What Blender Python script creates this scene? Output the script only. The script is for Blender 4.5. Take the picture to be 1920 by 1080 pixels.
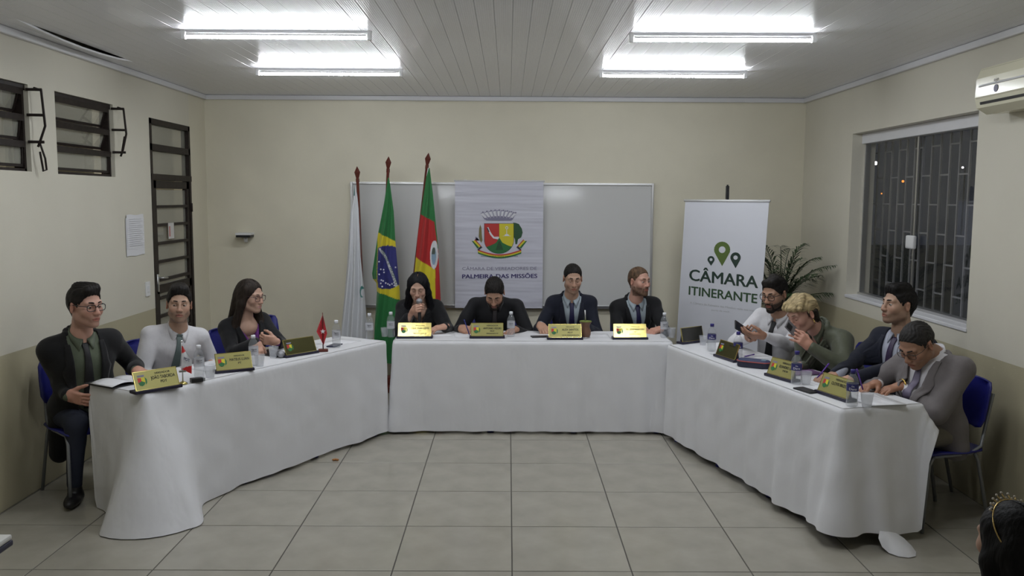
import bpy, bmesh, math, random
import numpy as np
from mathutils import Vector, Matrix

for o in list(bpy.data.objects):
    bpy.data.objects.remove(o)
random.seed(4)
RNG = np.random.RandomState(4)
SC = bpy.context.scene
COL = SC.collection
R = math.radians

# ------------------------------------------------------------------ camera
FOCAL = 1640.0
CAM = np.array([0.0, 0.0, 1.858])
PITCH = math.atan((540 - 372.5) / FOCAL)
YAW = math.atan((960 - 952.0) / FOCAL)
ROLL = 0.0055
fw = np.array([math.sin(YAW) * math.cos(PITCH), math.cos(YAW) * math.cos(PITCH), -math.sin(PITCH)])
rt = np.cross(fw, [0, 0, 1.0]); rt /= np.linalg.norm(rt)
up = np.cross(rt, fw)
rt, up = rt * math.cos(ROLL) + up * math.sin(ROLL), up * math.cos(ROLL) - rt * math.sin(ROLL)
cd = bpy.data.cameras.new('camera')
cd.sensor_width = 36.0
cd.lens = 36.0 * FOCAL / 1920
cd.clip_start = 0.05
cam = bpy.data.objects.new('camera', cd)
COL.objects.link(cam)
cam.matrix_world = Matrix(((rt[0], up[0], -fw[0], CAM[0]), (rt[1], up[1], -fw[1], CAM[1]),
                           (rt[2], up[2], -fw[2], CAM[2]), (0, 0, 0, 1)))
SC.camera = cam


def ray(px, py):
    return fw + rt * (px - 960) / FOCAL - up * (py - 540) / FOCAL


def PY(px, py, Y):
    d = ray(px, py); t = (Y - CAM[1]) / d[1]
    return CAM + d * t


def PX(px, py, X):
    d = ray(px, py); t = (X - CAM[0]) / d[0]
    return CAM + d * t


def PZ(px, py, Z):
    d = ray(px, py); t = (Z - CAM[2]) / d[2]
    return CAM + d * t


# ------------------------------------------------------------------ world, exposure
w = bpy.data.worlds.new('night'); SC.world = w
w.use_nodes = True
w.node_tree.nodes['Background'].inputs[0].default_value = (0.012, 0.014, 0.02, 1)
w.node_tree.nodes['Background'].inputs[1].default_value = 1.0
SC.view_settings.view_transform = 'Standard'
SC.view_settings.look = 'None'
SC.view_settings.gamma = 1
SC.view_settings.use_curve_mapping = False
SC.view_settings.exposure = 0.0
TUBE_POWER = 112.0          # emission strength of the ceiling tubes


# ------------------------------------------------------------------ materials
MATS = {}


def srgb(r, g, b):
    f = lambda c: (c / 255 / 12.92) if c / 255 <= 0.04045 else ((c / 255 + 0.055) / 1.055) ** 2.4
    return (f(r), f(g), f(b))


def mat(name, col, rough=0.6, metal=0.0, spec=0.5, bump=None, var=0.0, vscale=6.0, emit=None, alpha=None,
        trans=0.0, attr=None, stretch=None, sheen=0.0, coat=0.0, ior=None):
    if name in MATS:
        return MATS[name]
    m = bpy.data.materials.new(name); m.use_nodes = True
    nt = m.node_tree; b = nt.nodes['Principled BSDF']; L = nt.links.new
    b.inputs['Base Color'].default_value = (*col, 1)
    b.inputs['Roughness'].default_value = rough
    b.inputs['Metallic'].default_value = metal
    b.inputs['Specular IOR Level'].default_value = spec
    if ior: b.inputs['IOR'].default_value = ior
    if trans: b.inputs['Transmission Weight'].default_value = trans
    if sheen: b.inputs['Sheen Weight'].default_value = sheen
    if coat: b.inputs['Coat Weight'].default_value = coat
    if alpha is not None: b.inputs['Alpha'].default_value = alpha
    if emit:
        b.inputs['Emission Color'].default_value = (*emit[0], 1)
        b.inputs['Emission Strength'].default_value = emit[1]
    tc = nt.nodes.new('ShaderNodeTexCoord')
    mp = nt.nodes.new('ShaderNodeMapping'); L(tc.outputs['Object'], mp.inputs[0])
    if stretch: mp.inputs['Scale'].default_value = stretch
    src = None
    if attr:
        a = nt.nodes.new('ShaderNodeAttribute'); a.attribute_name = attr
        src = a.outputs['Color']; L(src, b.inputs['Base Color'])
    if var:
        n = nt.nodes.new('ShaderNodeTexNoise'); n.inputs['Scale'].default_value = vscale
        n.inputs['Detail'].default_value = 5
        L(mp.outputs[0], n.inputs['Vector'])
        rp = nt.nodes.new('ShaderNodeMapRange')
        rp.inputs[1].default_value = 0.3; rp.inputs[2].default_value = 0.7
        rp.inputs[3].default_value = 1 - var; rp.inputs[4].default_value = 1 + var
        L(n.outputs['Fac'], rp.inputs[0])
        mx = nt.nodes.new('ShaderNodeVectorMath'); mx.operation = 'SCALE'
        if src is None: mx.inputs[0].default_value = col
        else: L(src, mx.inputs[0])
        L(rp.outputs[0], mx.inputs['Scale'])
        L(mx.outputs[0], b.inputs['Base Color'])
    if bump:
        n = nt.nodes.new('ShaderNodeTexNoise'); n.inputs['Scale'].default_value = bump[0]
        n.inputs['Detail'].default_value = bump[3] if len(bump) > 3 else 4
        L(mp.outputs[0], n.inputs['Vector'])
        bp = nt.nodes.new('ShaderNodeBump'); bp.inputs['Strength'].default_value = bump[1]
        bp.inputs['Distance'].default_value = bump[2] if len(bump) > 2 else 0.01
        L(n.outputs['Fac'], bp.inputs['Height']); L(bp.outputs[0], b.inputs['Normal'])
    MATS[name] = m
    return m


def glassy(name, tint, alpha_mix, rough=0.02):
    """thin clear sheet: mostly transparent with a surface reflection and a little body colour"""
    m = bpy.data.materials.new(name); m.use_nodes = True
    nt = m.node_tree; nt.nodes.clear(); L = nt.links.new
    out = nt.nodes.new('ShaderNodeOutputMaterial')
    tr = nt.nodes.new('ShaderNodeBsdfTransparent')
    df = nt.nodes.new('ShaderNodeBsdfDiffuse'); df.inputs[0].default_value = (*tint, 1)
    gl = nt.nodes.new('ShaderNodeBsdfGlossy'); gl.inputs['Roughness'].default_value = rough
    fr = nt.nodes.new('ShaderNodeFresnel'); fr.inputs[0].default_value = 1.5
    m1 = nt.nodes.new('ShaderNodeMixShader'); m1.inputs[0].default_value = alpha_mix
    L(tr.outputs[0], m1.inputs[1]); L(df.outputs[0], m1.inputs[2])
    m2 = nt.nodes.new('ShaderNodeMixShader')
    ge = nt.nodes.new('ShaderNodeNewGeometry'); iv = nt.nodes.new('ShaderNodeMath'); iv.operation = 'SUBTRACT'
    iv.inputs[0].default_value = 1.0; L(ge.outputs['Backfacing'], iv.inputs[1])
    ml = nt.nodes.new('ShaderNodeMath'); ml.operation = 'MULTIPLY'; L(fr.outputs[0], ml.inputs[0]); L(iv.outputs[0], ml.inputs[1])
    L(ml.outputs[0], m2.inputs[0]); L(m1.outputs[0], m2.inputs[1]); L(gl.outputs[0], m2.inputs[2])
    L(m2.outputs[0], out.inputs[0])
    MATS[name] = m
    return m


# ------------------------------------------------------------------ mesh building
class MB:
    def __init__(s):
        s.v = []; s.f = []; s.m = []

    def add(s, vs, fs, M=None, mi=0):
        b = len(s.v)
        if M is not None:
            M = Matrix(M); vs = [tuple(M @ Vector(p)) for p in vs]
        s.v += [tuple(map(float, p)) for p in vs]
        s.f += [tuple(i + b for i in q) for q in fs]
        s.m += [mi] * len(fs)
        return s

    def box(s, lo, hi, M=None, mi=0, bev=0.0):
        x0, y0, z0 = lo; x1, y1, z1 = hi
        if bev <= 0:
            vs = [(x, y, z) for z in (z0, z1) for y in (y0, y1) for x in (x0, x1)]
            fs = [(0, 2, 3, 1), (4, 5, 7, 6), (0, 1, 5, 4), (2, 6, 7, 3), (0, 4, 6, 2), (1, 3, 7, 5)]
            return s.add(vs, fs, M, mi)
        bm = bmesh.new()
        bmesh.ops.create_cube(bm, size=1.0)
        for q in bm.verts:
            q.co = Vector(((x0 + x1) / 2 + q.co.x * (x1 - x0), (y0 + y1) / 2 + q.co.y * (y1 - y0),
                           (z0 + z1) / 2 + q.co.z * (z1 - z0)))
        bmesh.ops.bevel(bm, geom=bm.edges[:], offset=bev, segments=2, affect='EDGES', profile=0.6)
        bm.verts.index_update()
        vs = [q.co[:] for q in bm.verts]; fs = [[q.index for q in f.verts] for f in bm.faces]
        bm.free()
        return s.add(vs, fs, M, mi)

    def tube(s, pts, rad, seg=8, caps=True, M=None, mi=0, flat=None):
        pts = [np.array(p, float) for p in pts]; n = len(pts)
        rs = rad if hasattr(rad, '__len__') else [rad] * n
        vs = []; fs = []; prev = None
        for i in range(n):
            t = pts[min(i + 1, n - 1)] - pts[max(i - 1, 0)]
            t = t / (np.linalg.norm(t) + 1e-9)
            if prev is None:
                a = np.array([0, 0, 1.0]) if abs(t[2]) < 0.9 else np.array([1.0, 0, 0])
            else:
                a = prev
            x = a - t * np.dot(a, t); x /= np.linalg.norm(x) + 1e-9; prev = x
            y = np.cross(t, x)
            for k in range(seg):
                c = 2 * math.pi * k / seg
                vs.append(pts[i] + rs[i] * (x * math.cos(c) + y * math.sin(c) * (flat or 1)))
        for i in range(n - 1):
            for k in range(seg):
                k2 = (k + 1) % seg
                fs.append((i * seg + k, i * seg + k2, (i + 1) * seg + k2, (i + 1) * seg + k))
        if caps:
            fs.append(tuple(range(seg))[::-1]); fs.append(tuple((n - 1) * seg + k for k in range(seg)))
        return s.add(vs, fs, M, mi)

    def lathe(s, prof, seg=16, M=None, mi=0, cap=True):
        vs = []; fs = []; n = len(prof)
        for r, z in prof:
            for k in range(seg):
                c = 2 * math.pi * k / seg
                vs.append((r * math.cos(c), r * math.sin(c), z))
        for i in range(n - 1):
            for k in range(seg):
                k2 = (k + 1) % seg
                fs.append((i * seg + k, i * seg + k2, (i + 1) * seg + k2, (i + 1) * seg + k))
        if cap:
            fs.append(tuple(range(seg))[::-1]); fs.append(tuple((n - 1) * seg + k for k in range(seg)))
        return s.add(vs, fs, M, mi)

    def prism(s, poly, y0, y1, M=None, mi=0):
        """polygon in x,z extruded along y"""
        n = len(poly)
        vs = [(x, y0, z) for x, z in poly] + [(x, y1, z) for x, z in poly]
        fs = [tuple(range(n)), tuple(range(2 * n - 1, n - 1, -1))]
        for i in range(n):
            j = (i + 1) % n
            fs.append((j, i, i + n, j + n))
        return s.add(vs, fs, M, mi)

    def grid(s, P, M=None, mi=0, flip=False):
        """P: array rows x cols x 3"""
        P = np.asarray(P); a, b = P.shape[:2]
        fs = []
        for i in range(a - 1):
            for j in range(b - 1):
                q = (i * b + j, i * b + j + 1, (i + 1) * b + j + 1, (i + 1) * b + j)
                fs.append(q[::-1] if flip else q)
        return s.add([tuple(p) for p in P.reshape(-1, 3)], fs, M, mi)

    def sphere(s, c, r, seg=12, rings=8, M=None, mi=0):
        r = r if hasattr(r, '__len__') else (r, r, r)
        prof = []
        vs = []; fs = []
        for i in range(rings + 1):
            a = math.pi * i / rings
            for k in range(seg):
                b = 2 * math.pi * k / seg
                vs.append((c[0] + r[0] * math.sin(a) * math.cos(b), c[1] + r[1] * math.sin(a) * math.sin(b), c[2] - r[2] * math.cos(a)))
        for i in range(rings):
            for k in range(seg):
                k2 = (k + 1) % seg
                fs.append((i * seg + k, i * seg + k2, (i + 1) * seg + k2, (i + 1) * seg + k))
        return s.add(vs, fs, M, mi)

    def mesh(s, name, mats, smooth=False):
        me = bpy.data.meshes.new(name)
        me.from_pydata(s.v, [], s.f)
        for m in (mats if isinstance(mats, (list, tuple)) else [mats]):
            me.materials.append(m)
        if any(s.m):
            me.polygons.foreach_set('material_index', s.m)
        if smooth:
            me.polygons.foreach_set('use_smooth', [True] * len(me.polygons))
        me.update()
        return me


def link(name, me, parent=None, loc=None, rot=None):
    o = bpy.data.objects.new(name, me); COL.objects.link(o)
    if parent is not None: o.parent = parent
    if loc is not None: o.location = [float(c) for c in loc]
    if rot is not None: o.rotation_euler = rot
    return o


def tag(o, label, cat, group=None):
    o['label'] = label; o['category'] = cat
    if group: o['group'] = group
    return o


def thing(name, label, cat, loc=(0, 0, 0), rotz=0.0, group=None):
    o = link(name, None, None, loc, (0, 0, rotz))
    o.empty_display_size = 0.1
    return tag(o, label, cat, group)


def part(name, mb, m, parent, smooth=False, label=None, loc=None, rot=None):
    o = link(name, mb.mesh(name, m, smooth) if isinstance(mb, MB) else mb, parent, loc, rot)
    if label: o['label'] = label
    return o


def struct(name, mb, m, smooth=False):
    o = link(name, mb.mesh(name, m, smooth)); o['kind'] = 'structure'
    return o


def copy_tree(o, parent=None):
    c = o.copy(); COL.objects.link(c); c.parent = parent
    for ch in list(o.children):
        copy_tree(ch, c)
    return c


_fonts = {}


def text_mb(body, size, align='CENTER', bold=0.0, extrude=0.0, spacing=1.0):
    """text as flat polygons in x,z facing -y, baseline at z=0"""
    cu = bpy.data.curves.new('t', 'FONT'); cu.body = body; cu.size = size
    cu.align_x = align; cu.offset = bold; cu.extrude = extrude; cu.space_character = spacing
    cu.resolution_u = 3
    ob = bpy.data.objects.new('t', cu); COL.objects.link(ob)
    dg = bpy.context.evaluated_depsgraph_get()
    me = bpy.data.meshes.new_from_object(ob.evaluated_get(dg))
    mb = MB()
    mb.add([(q.co.x, -q.co.z, q.co.y) for q in me.vertices], [tuple(p.vertices) for p in me.polygons])
    bpy.data.objects.remove(ob); bpy.data.curves.remove(cu); bpy.data.meshes.remove(me)
    return mb


def tw(mb):
    xs = [q[0] for q in mb.v]
    return (min(xs), max(xs)) if xs else (0, 0)


def fit_text(body, width, height, bold=0.0, spacing=1.0):
    """text scaled to an exact width and cap height, centred on x, baseline z=0"""
    mb = text_mb(body, 1.0, spacing=spacing)
    if bold > 0.006:          # heavier strokes: the same outline laid down again beside itself
        v0, f0_ = list(mb.v), list(mb.f)
        for k, (dx, dz) in enumerate(((bold, 0), (-bold, 0), (0, bold * 0.6), (0, -bold * 0.6))):
            mb.add([(q[0] + dx * 0.8, q[1] - 0.0001 * (k + 1), q[2] + dz * 0.8) for q in v0], f0_)
    a, b = tw(mb); sx = width / (b - a); sz = height / 0.70
    mb.v = [((x - (a + b) / 2) * sx, y, z * sz) for x, y, z in mb.v]
    return mb


def smooth01(x, a, b):
    t = np.clip((x - a) / (b - a), 0, 1)
    return t * t * (3 - 2 * t)
# ================================================================== ROOM
XL, XR, YB, YF, H = -2.98, 2.92, 8.71, -6.6, 2.85
YT = -1.18                 # tiles are laid singly from here to the back wall
T = 0.6
BAND = 0.92


def two_tone(name, upc, loc_):
    m = mat(name, upc, 0.55, bump=(260, 0.25, 0.004))
    nt = m.node_tree; L = nt.links.new; b = nt.nodes['Principled BSDF']
    tc = nt.nodes.new('ShaderNodeTexCoord'); sp = nt.nodes.new('ShaderNodeSeparateXYZ')
    L(tc.outputs['Object'], sp.inputs[0])
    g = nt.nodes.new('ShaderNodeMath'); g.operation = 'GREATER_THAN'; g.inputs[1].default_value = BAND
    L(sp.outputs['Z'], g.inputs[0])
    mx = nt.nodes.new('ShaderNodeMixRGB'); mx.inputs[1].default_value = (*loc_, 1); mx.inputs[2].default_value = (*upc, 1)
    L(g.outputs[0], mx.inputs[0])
    n = nt.nodes.new('ShaderNodeTexNoise'); n.inputs['Scale'].default_value = 2.2; n.inputs['Detail'].default_value = 6
    L(tc.outputs['Object'], n.inputs['Vector'])
    rp = nt.nodes.new('ShaderNodeMapRange'); rp.inputs[3].default_value = 0.94; rp.inputs[4].default_value = 1.05
    L(n.outputs['Fac'], rp.inputs[0])
    sc = nt.nodes.new('ShaderNodeVectorMath'); sc.operation = 'SCALE'
    L(mx.outputs[0], sc.inputs[0]); L(rp.outputs[0], sc.inputs['Scale']); L(sc.outputs[0], b.inputs['Base Color'])
    return m


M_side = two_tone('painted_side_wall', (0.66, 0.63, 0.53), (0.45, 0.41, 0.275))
M_back = mat('painted_back_wall', (0.69, 0.65, 0.52), 0.55, bump=(260, 0.25, 0.004), var=0.04, vscale=2.0)
M_ceil = mat('ceiling_pvc', (0.83, 0.83, 0.85), 0.22, spec=0.22)
M_void = mat('roof_void', (0.03, 0.03, 0.03), 0.9)
M_tile = mat('porcelain_tile', (0.325, 0.305, 0.255), 0.22, var=0.10, vscale=5.0)
M_grout = mat('grout', (0.07, 0.065, 0.055), 0.9)
M_trim = mat('white_trim', (0.72, 0.72, 0.74), 0.4)
M_brown = mat('brown_steel', (0.020, 0.014, 0.012), 0.5, var=0.35, vscale=25, spec=0.25)
M_alu = mat('aluminium', (0.6, 0.6, 0.6), 0.35, metal=1.0)
M_white = mat('white_plastic', (0.75, 0.75, 0.75), 0.4)
M_black = mat('black_plastic', (0.012, 0.012, 0.014), 0.4)
M_pane = glassy('dusty_window_glass', (0.42, 0.42, 0.36), 0.45, 0.05)
M_nightglass = glassy('clear_window_glass', (0.25, 0.26, 0.25), 0.035, 0.02)
M_outside = mat('outside_ground', (0.03, 0.035, 0.025), 0.9)


def holes_wall(mb, x0, x1, ya, yb, za, zb, holes):
    """slab between x0,x1 with rectangular holes (y0,y1,z0,z1)"""
    ys = sorted({ya, yb, *[h[0] for h in holes], *[h[1] for h in holes]})
    for a, b in zip(ys[:-1], ys[1:]):
        cuts = sorted([(h[2], h[3]) for h in holes if h[0] <= a + 1e-6 and h[1] >= b - 1e-6])
        z = za
        for c, d in cuts:
            if c > z + 1e-6: mb.box((x0, a, z), (x1, b, c))
            z = d
        if z < zb - 1e-6: mb.box((x0, a, z), (x1, b, zb))


WIN1 = (4.66, 5.53, 2.01, 2.545); WIN2 = (5.85, 6.70, 2.005, 2.545); DOOR = (7.36, 8.28, 0.0, 2.51)
WIN3 = (5.50, 7.50, 1.05, 2.42)
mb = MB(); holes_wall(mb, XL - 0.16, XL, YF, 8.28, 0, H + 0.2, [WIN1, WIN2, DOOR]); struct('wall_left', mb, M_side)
struct('wall_left_corner', MB().box((XL - 0.16, 8.28, 0), (XL, YB + 0.15, H + 0.2)), M_back)
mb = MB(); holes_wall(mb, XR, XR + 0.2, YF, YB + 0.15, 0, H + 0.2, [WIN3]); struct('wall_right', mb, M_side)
mb = MB().box((XL, YB, 0), (XR, YB + 0.15, H + 0.2)); struct('wall_back', mb, M_back)
mb = MB().box((XL - 0.16, YF - 0.15, 0), (XR + 0.2, YF, H + 0.2)); struct('wall_front', mb, M_side)

# floor slab and tiles
fl = struct('floor', MB().box((XL - 0.2, YF - 0.15, -0.12), (XR + 0.2, YB + 0.15, -0.003)), M_grout)
gx = [0.029 + T * k for k in range(-6, 7)]
gy = [4.82 + T * k for k in range(-11, 8)]
xs = [XL] + [g for g in gx if XL < g < XR] + [XR]
ys = [YT] + [g for g in gy if YT + 0.01 < g < YB] + [YB]
struct('floor_rear', MB().box((XL, YF, -0.003), (XR, YT, 0.0)), M_tile)
tile_cache = {}
for i in range(len(xs) - 1):
    for j in range(len(ys) - 1):
        wx, wy = xs[i + 1] - xs[i] - 0.006, ys[j + 1] - ys[j] - 0.006
        k = (round(wx, 3), round(wy, 3))
        if k not in tile_cache:
            t_ = MB(); e = 0.0025; a, b = wx / 2, wy / 2
            t_.add([(-a, -b, -0.006), (a, -b, -0.006), (a, b, -0.006), (-a, b, -0.006),
                    (-a, -b, -0.0012), (a, -b, -0.0012), (a, b, -0.0012), (-a, b, -0.0012),
                    (-a + e, -b + e, 0), (a - e, -b + e, 0), (a - e, b - e, 0), (-a + e, b - e, 0)],
                   [(8, 9, 10, 11)] + [(p, (p + 1) % 4, 4 + (p + 1) % 4, 4 + p) for p in range(4)]
                   + [(4 + p, 4 + (p + 1) % 4, 8 + (p + 1) % 4, 8 + p) for p in range(4)])
            tile_cache[k] = t_.mesh('tile', M_tile)
        link('tile', tile_cache[k], fl, ((xs[i] + xs[i + 1]) / 2, (ys[j] + ys[j + 1]) / 2, 0))

# ceiling: dark void above, planks running away from the camera
ce = struct('ceiling', MB().box((XL - 0.2, YF - 0.15, H + 0.12), (XR + 0.2, YB + 0.15, H + 0.2)), M_void)
PW = 0.1
npl = int(round((XR - XL) / PW))
gap_a = PZ(46, 40, H); gap_b = PZ(240, 116, H)
gx0 = (gap_a[0] + gap_b[0]) / 2
gap_i = int((gx0 - XL) / PW)
yy = np.linspace(YF, YB, 60)


def plank_mesh(drop):
    prof = [(0.0, 0.012), (0.0, 0.0035), (0.003, 0.0)]
    for k in range(1, 8):
        c = 0.003 + (PW - 0.006) * k / 8
        prof += [(c - 0.0016, 0.0), (c, 0.0011), (c + 0.0016, 0.0)]
    prof += [(PW - 0.003, 0.0), (PW - 0.0006, 0.0035), (PW - 0.0006, 0.012)]
    Y = yy if drop else np.array([YF, YB])
    P = np.zeros((len(Y), len(prof), 3))
    for i, y in enumerate(Y):
        for j, (x, z) in enumerate(prof):
            dz = 0.0
            if drop:
                t = (y - gap_a[1]) / (gap_b[1] - gap_a[1])
                if 0 < t < 1: dz = -0.034 * math.sin(math.pi * t) ** 0.7 * (x / PW)
            P[i, j] = (x, y, z + dz)
    return MB().grid(P, flip=False).mesh('ceiling_plank', M_ceil)


pm = plank_mesh(False); pmd = plank_mesh(True)
for i in range(npl):
    link('ceiling_plank', pmd if i == gap_i else pm, ce, (XL + i * PW, 0, H))

# cornice strips
for k, (lo, hi) in enumerate([((XL, YB - 0.035, H - 0.045), (XR, YB, H - 0.001)), ((XL, YF, H - 0.045), (XL + 0.035, YB, H - 0.001)),
                              ((XR - 0.035, YF, H - 0.045), (XR, YB, H - 0.001))]):
    mb = MB().box(lo, hi, bev=0.008)
    struct('trim_%d' % (k + 1), mb, M_trim)


# ------------------------------------------------------------------ hopper windows on the left wall
def bar(mb, a, b, wx, wz):
    """box bar along y between points a,b (x,z centre)"""
    mb.box((a[0] - wx / 2, a[1], a[2] - wz / 2), (a[0] + wx / 2, b[1], a[2] + wz / 2))


def hopper(idx, W, lever_tilt, opens):
    y0, y1, z0, z1 = W
    f = MB(); x = XL - 0.065
    f.box((x - 0.03, y0, z0), (x + 0.035, y0 + 0.022, z1)); f.box((x - 0.03, y1 - 0.022, z0), (x + 0.035, y1, z1))
    f.box((x - 0.03, y0, z0), (x + 0.035, y1, z0 + 0.018)); f.box((x - 0.03, y0, z1 - 0.035), (x + 0.045, y1, z1))
    root = struct('window_%d' % idx, f, M_brown)
    rows = np.linspace(z0 + 0.018, z1 - 0.02, 4)
    for r in range(3):
        zt = rows[r + 1]; hh = rows[r + 1] - rows[r]
        ang = opens[r]
        s = MB()
        hw = (y1 - y0) / 2 - 0.026
        s.box((-0.012, -hw, -0.036), (0.03, hw, 0.004))
        s.box((-0.008, -hw, -hh + 0.01), (0.012, hw, -hh + 0.028))
        s.box((-0.008, -hw, -hh + 0.01), (0.012, -hw + 0.014, 0)); s.box((-0.008, hw - 0.014, -hh + 0.01), (0.012, hw, 0))
        so = part('sash', s, M_brown, root, loc=(x + 0.02, (y0 + y1) / 2, zt), rot=(0, ang, 0))
        g = MB().box((0.0, -hw + 0.014, -hh + 0.028), (0.004, hw - 0.014, -0.03))
        part('pane', g, M_pane, so)
    lv = MB(); yl = y1 + 0.012
    pts = [(XL + 0.03, yl, z1 - 0.02), (XL + 0.075, yl, z1 - 0.03), (XL + 0.085, yl + 0.01, rows[1] + 0.1 + lever_tilt),
           (XL + 0.06, yl, rows[1] + 0.02), (XL + 0.04, yl, rows[1] - 0.03)]
    lv.tube(pts, 0.008, 6)
    for zz in (z1 - 0.03, rows[2], rows[1]):
        lv.tube([(XL - 0.01, yl - 0.02, zz), (XL + 0.08, yl, zz)], 0.009, 6)
    lv.tube([(XL + 0.05, yl, rows[1]), (XL + 0.07, yl + 0.02, rows[1] - 0.10), (XL + 0.06, yl + 0.05, rows[1] - 0.17),
             (XL + 0.05, yl + 0.03, rows[1] - 0.18), (XL + 0.05, yl, rows[1] - 0.06)] if idx == 1 else
            [(XL + 0.05, yl, rows[1]), (XL + 0.075, yl, rows[1] + 0.12)], 0.007, 6)
    part('lever', lv, M_brown, root)


hopper(1, WIN1, 0.0, (0.02, 0.14, 0.30))
hopper(2, WIN2, 0.04, (0.02, 0.34, 0.30))

# ------------------------------------------------------------------ glazed steel door on the left wall
y0, y1, z0, z1 = DOOR
x = XL - 0.015
f = MB()
f.box((x - 0.05, y0, 0), (x + 0.02, y0 + 0.04, z1)); f.box((x - 0.05, y1 - 0.04, 0), (x + 0.02, y1, z1))
f.box((x - 0.05, y0, z1 - 0.045), (x + 0.02, y1, z1)); f.box((x - 0.05, y0, 2.245), (x + 0.02, y1, 2.30))
f.box((x - 0.05, y0, 2.00), (x + 0.025, y1, 2.05))
door = struct('door_1', f, M_brown)
for a, b in ((2.05, 2.245), (2.30, 2.465)):
    part('pane', MB().box((x - 0.02, y0 + 0.04, a), (x - 0.015, y1 - 0.04, b)), M_pane, door)
lf = MB()
lf.box((x - 0.03, y0 + 0.045, 0.02), (x + 0.012, y0 + 0.11, 1.995)); lf.box((x - 0.03, y1 - 0.10, 0.02), (x + 0.012, y1 - 0.045, 1.995))
lf.box((x - 0.03, y0 + 0.045, 1.93), (x + 0.012, y1 - 0.045, 1.995)); lf.box((x - 0.03, y0 + 0.045, 0.02), (x + 0.012, y1 - 0.045, 0.5))
zs = list(np.arange(1.93, 0.5, -0.157))
for zz in zs[1:]:
    lf.box((x - 0.02, y0 + 0.11, zz - 0.012), (x + 0.014, y1 - 0.10, zz + 0.012))
lf.box((x - 0.03, y0 + 0.05, 1.03), (x + 0.012, y1 - 0.05, 1.10))
leaf = part('door_leaf', lf, M_brown, door)
for a, b in zip(zs[:-1], zs[1:]):
    part('pane', MB().box((x - 0.012, y0 + 0.11, b + 0.012), (x - 0.008, y1 - 0.10, a - 0.012)), M_pane, leaf)
hd = MB().tube([(x + 0.01, y0 + 0.075, 1.17), (x + 0.06, y0 + 0.075, 1.17), (x + 0.06, y0 + 0.17, 1.165)], 0.008, 8)
hd.box((x + 0.01, y0 + 0.06, 1.05), (x + 0.018, y0 + 0.095, 1.2))
part('door_handle', hd, M_alu, leaf, True)
hg = MB().tube([(x + 0.02, y1 - 0.02, 1.72), (x + 0.02, y1 - 0.02, 1.80)], 0.014, 8)
part('hinge', hg, M_brown, leaf, True)
st = MB().box((x + 0.0135, 7.70, 1.49), (x + 0.0145, 7.83, 1.63))
sticker = part('notice_sticker', st, mat('sticker_paper', (0.62, 0.6, 0.58), 0.7), leaf)
part('sticker_print', MB().box((x + 0.0147, 7.715, 1.51), (x + 0.0151, 7.745, 1.60)), mat('sticker_red', (0.5, 0.2, 0.18), 0.7), leaf)

# corridor seen through the left panes, lit by an added, unseen lamp
M_corr = mat('corridor_paint', (0.60, 0.56, 0.44), 0.7)
mb = MB().box((-4.75, 3.0, -0.1), (-4.6, 11.0, 3.1)); struct('wall_corridor', mb, M_corr)
mb = MB().box((-4.6, 9.6, -0.1), (XL - 0.16, 9.75, 3.1)); mb.box((-4.6, 3.0, -0.1), (XL - 0.16, 3.15, 3.1)); struct('wall_corridor_end', mb, M_corr)
mb = MB().box((-4.6, 3.15, 3.0), (XL - 0.16, 9.6, 3.1)); struct('ceiling_corridor', mb, M_trim)
mb = MB().box((-4.6, 3.15, -0.1), (XL - 0.16, 9.6, -0.003)); struct('floor_corridor', mb, M_tile)

# ------------------------------------------------------------------ ceiling tubes
M_tube = mat('lit_tube', (1, 1, 1), 0.3, emit=((0.91, 0.95, 1.0), TUBE_POWER * 1.3))
M_flank = mat('lit_tube_flank', (1, 1, 1), 0.3, emit=((0.91, 0.95, 1.0), TUBE_POWER * 0.36))
M_added_tube = mat('added_corridor_tube', (1, 1, 1), 0.3, emit=((1.0, 0.95, 0.85), TUBE_POWER * 1.3))


def tube_light(xa, xb, y, label, tilt=0.0, z=H, lm=None, along_y=False):
    L_ = xb - xa
    t = thing('ceiling_light', label, 'light', ((xa + xb) / 2, y, z), tilt + (math.pi / 2 if along_y else 0), 'tube lights under the ceiling')
    b = MB().box((-L_ / 2 - 0.03, -0.008, -0.012), (L_ / 2 + 0.03, 0.008, 0.0))
    part('batten', b, M_trim, t)
    for s in (-1, 1):
        c = MB().box((s * (L_ / 2 + 0.015) - 0.013, -0.013, -0.055), (s * (L_ / 2 + 0.015) + 0.013, 0.013, 0.0), bev=0.003)
        part('socket', c, M_white, t)
    tb = MB(); hb = MB()
    # lit diffuser below (weaker towards its flanks), closed heat-sink back above
    for m_, a0, a1, mi in ((tb, 205, 335, 0), (tb, 166, 205, 1), (tb, 335, 374, 1), (hb, 14, 166, 0)):
        A = [R(a0 + (a1 - a0) * k / 8) for k in range(9)]
        m_.grid(np.array([[(xx, 0.014 * math.cos(a), -0.036 + 0.014 * math.sin(a)) for a in A] for xx in (-L_ / 2, L_ / 2)]), mi=mi, flip=True)
    to = part('tube', tb, [lm or M_tube, M_flank], t, True, label='glowing white tube')
    part('tube_back', hb, M_white, to, True)
    return t


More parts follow.
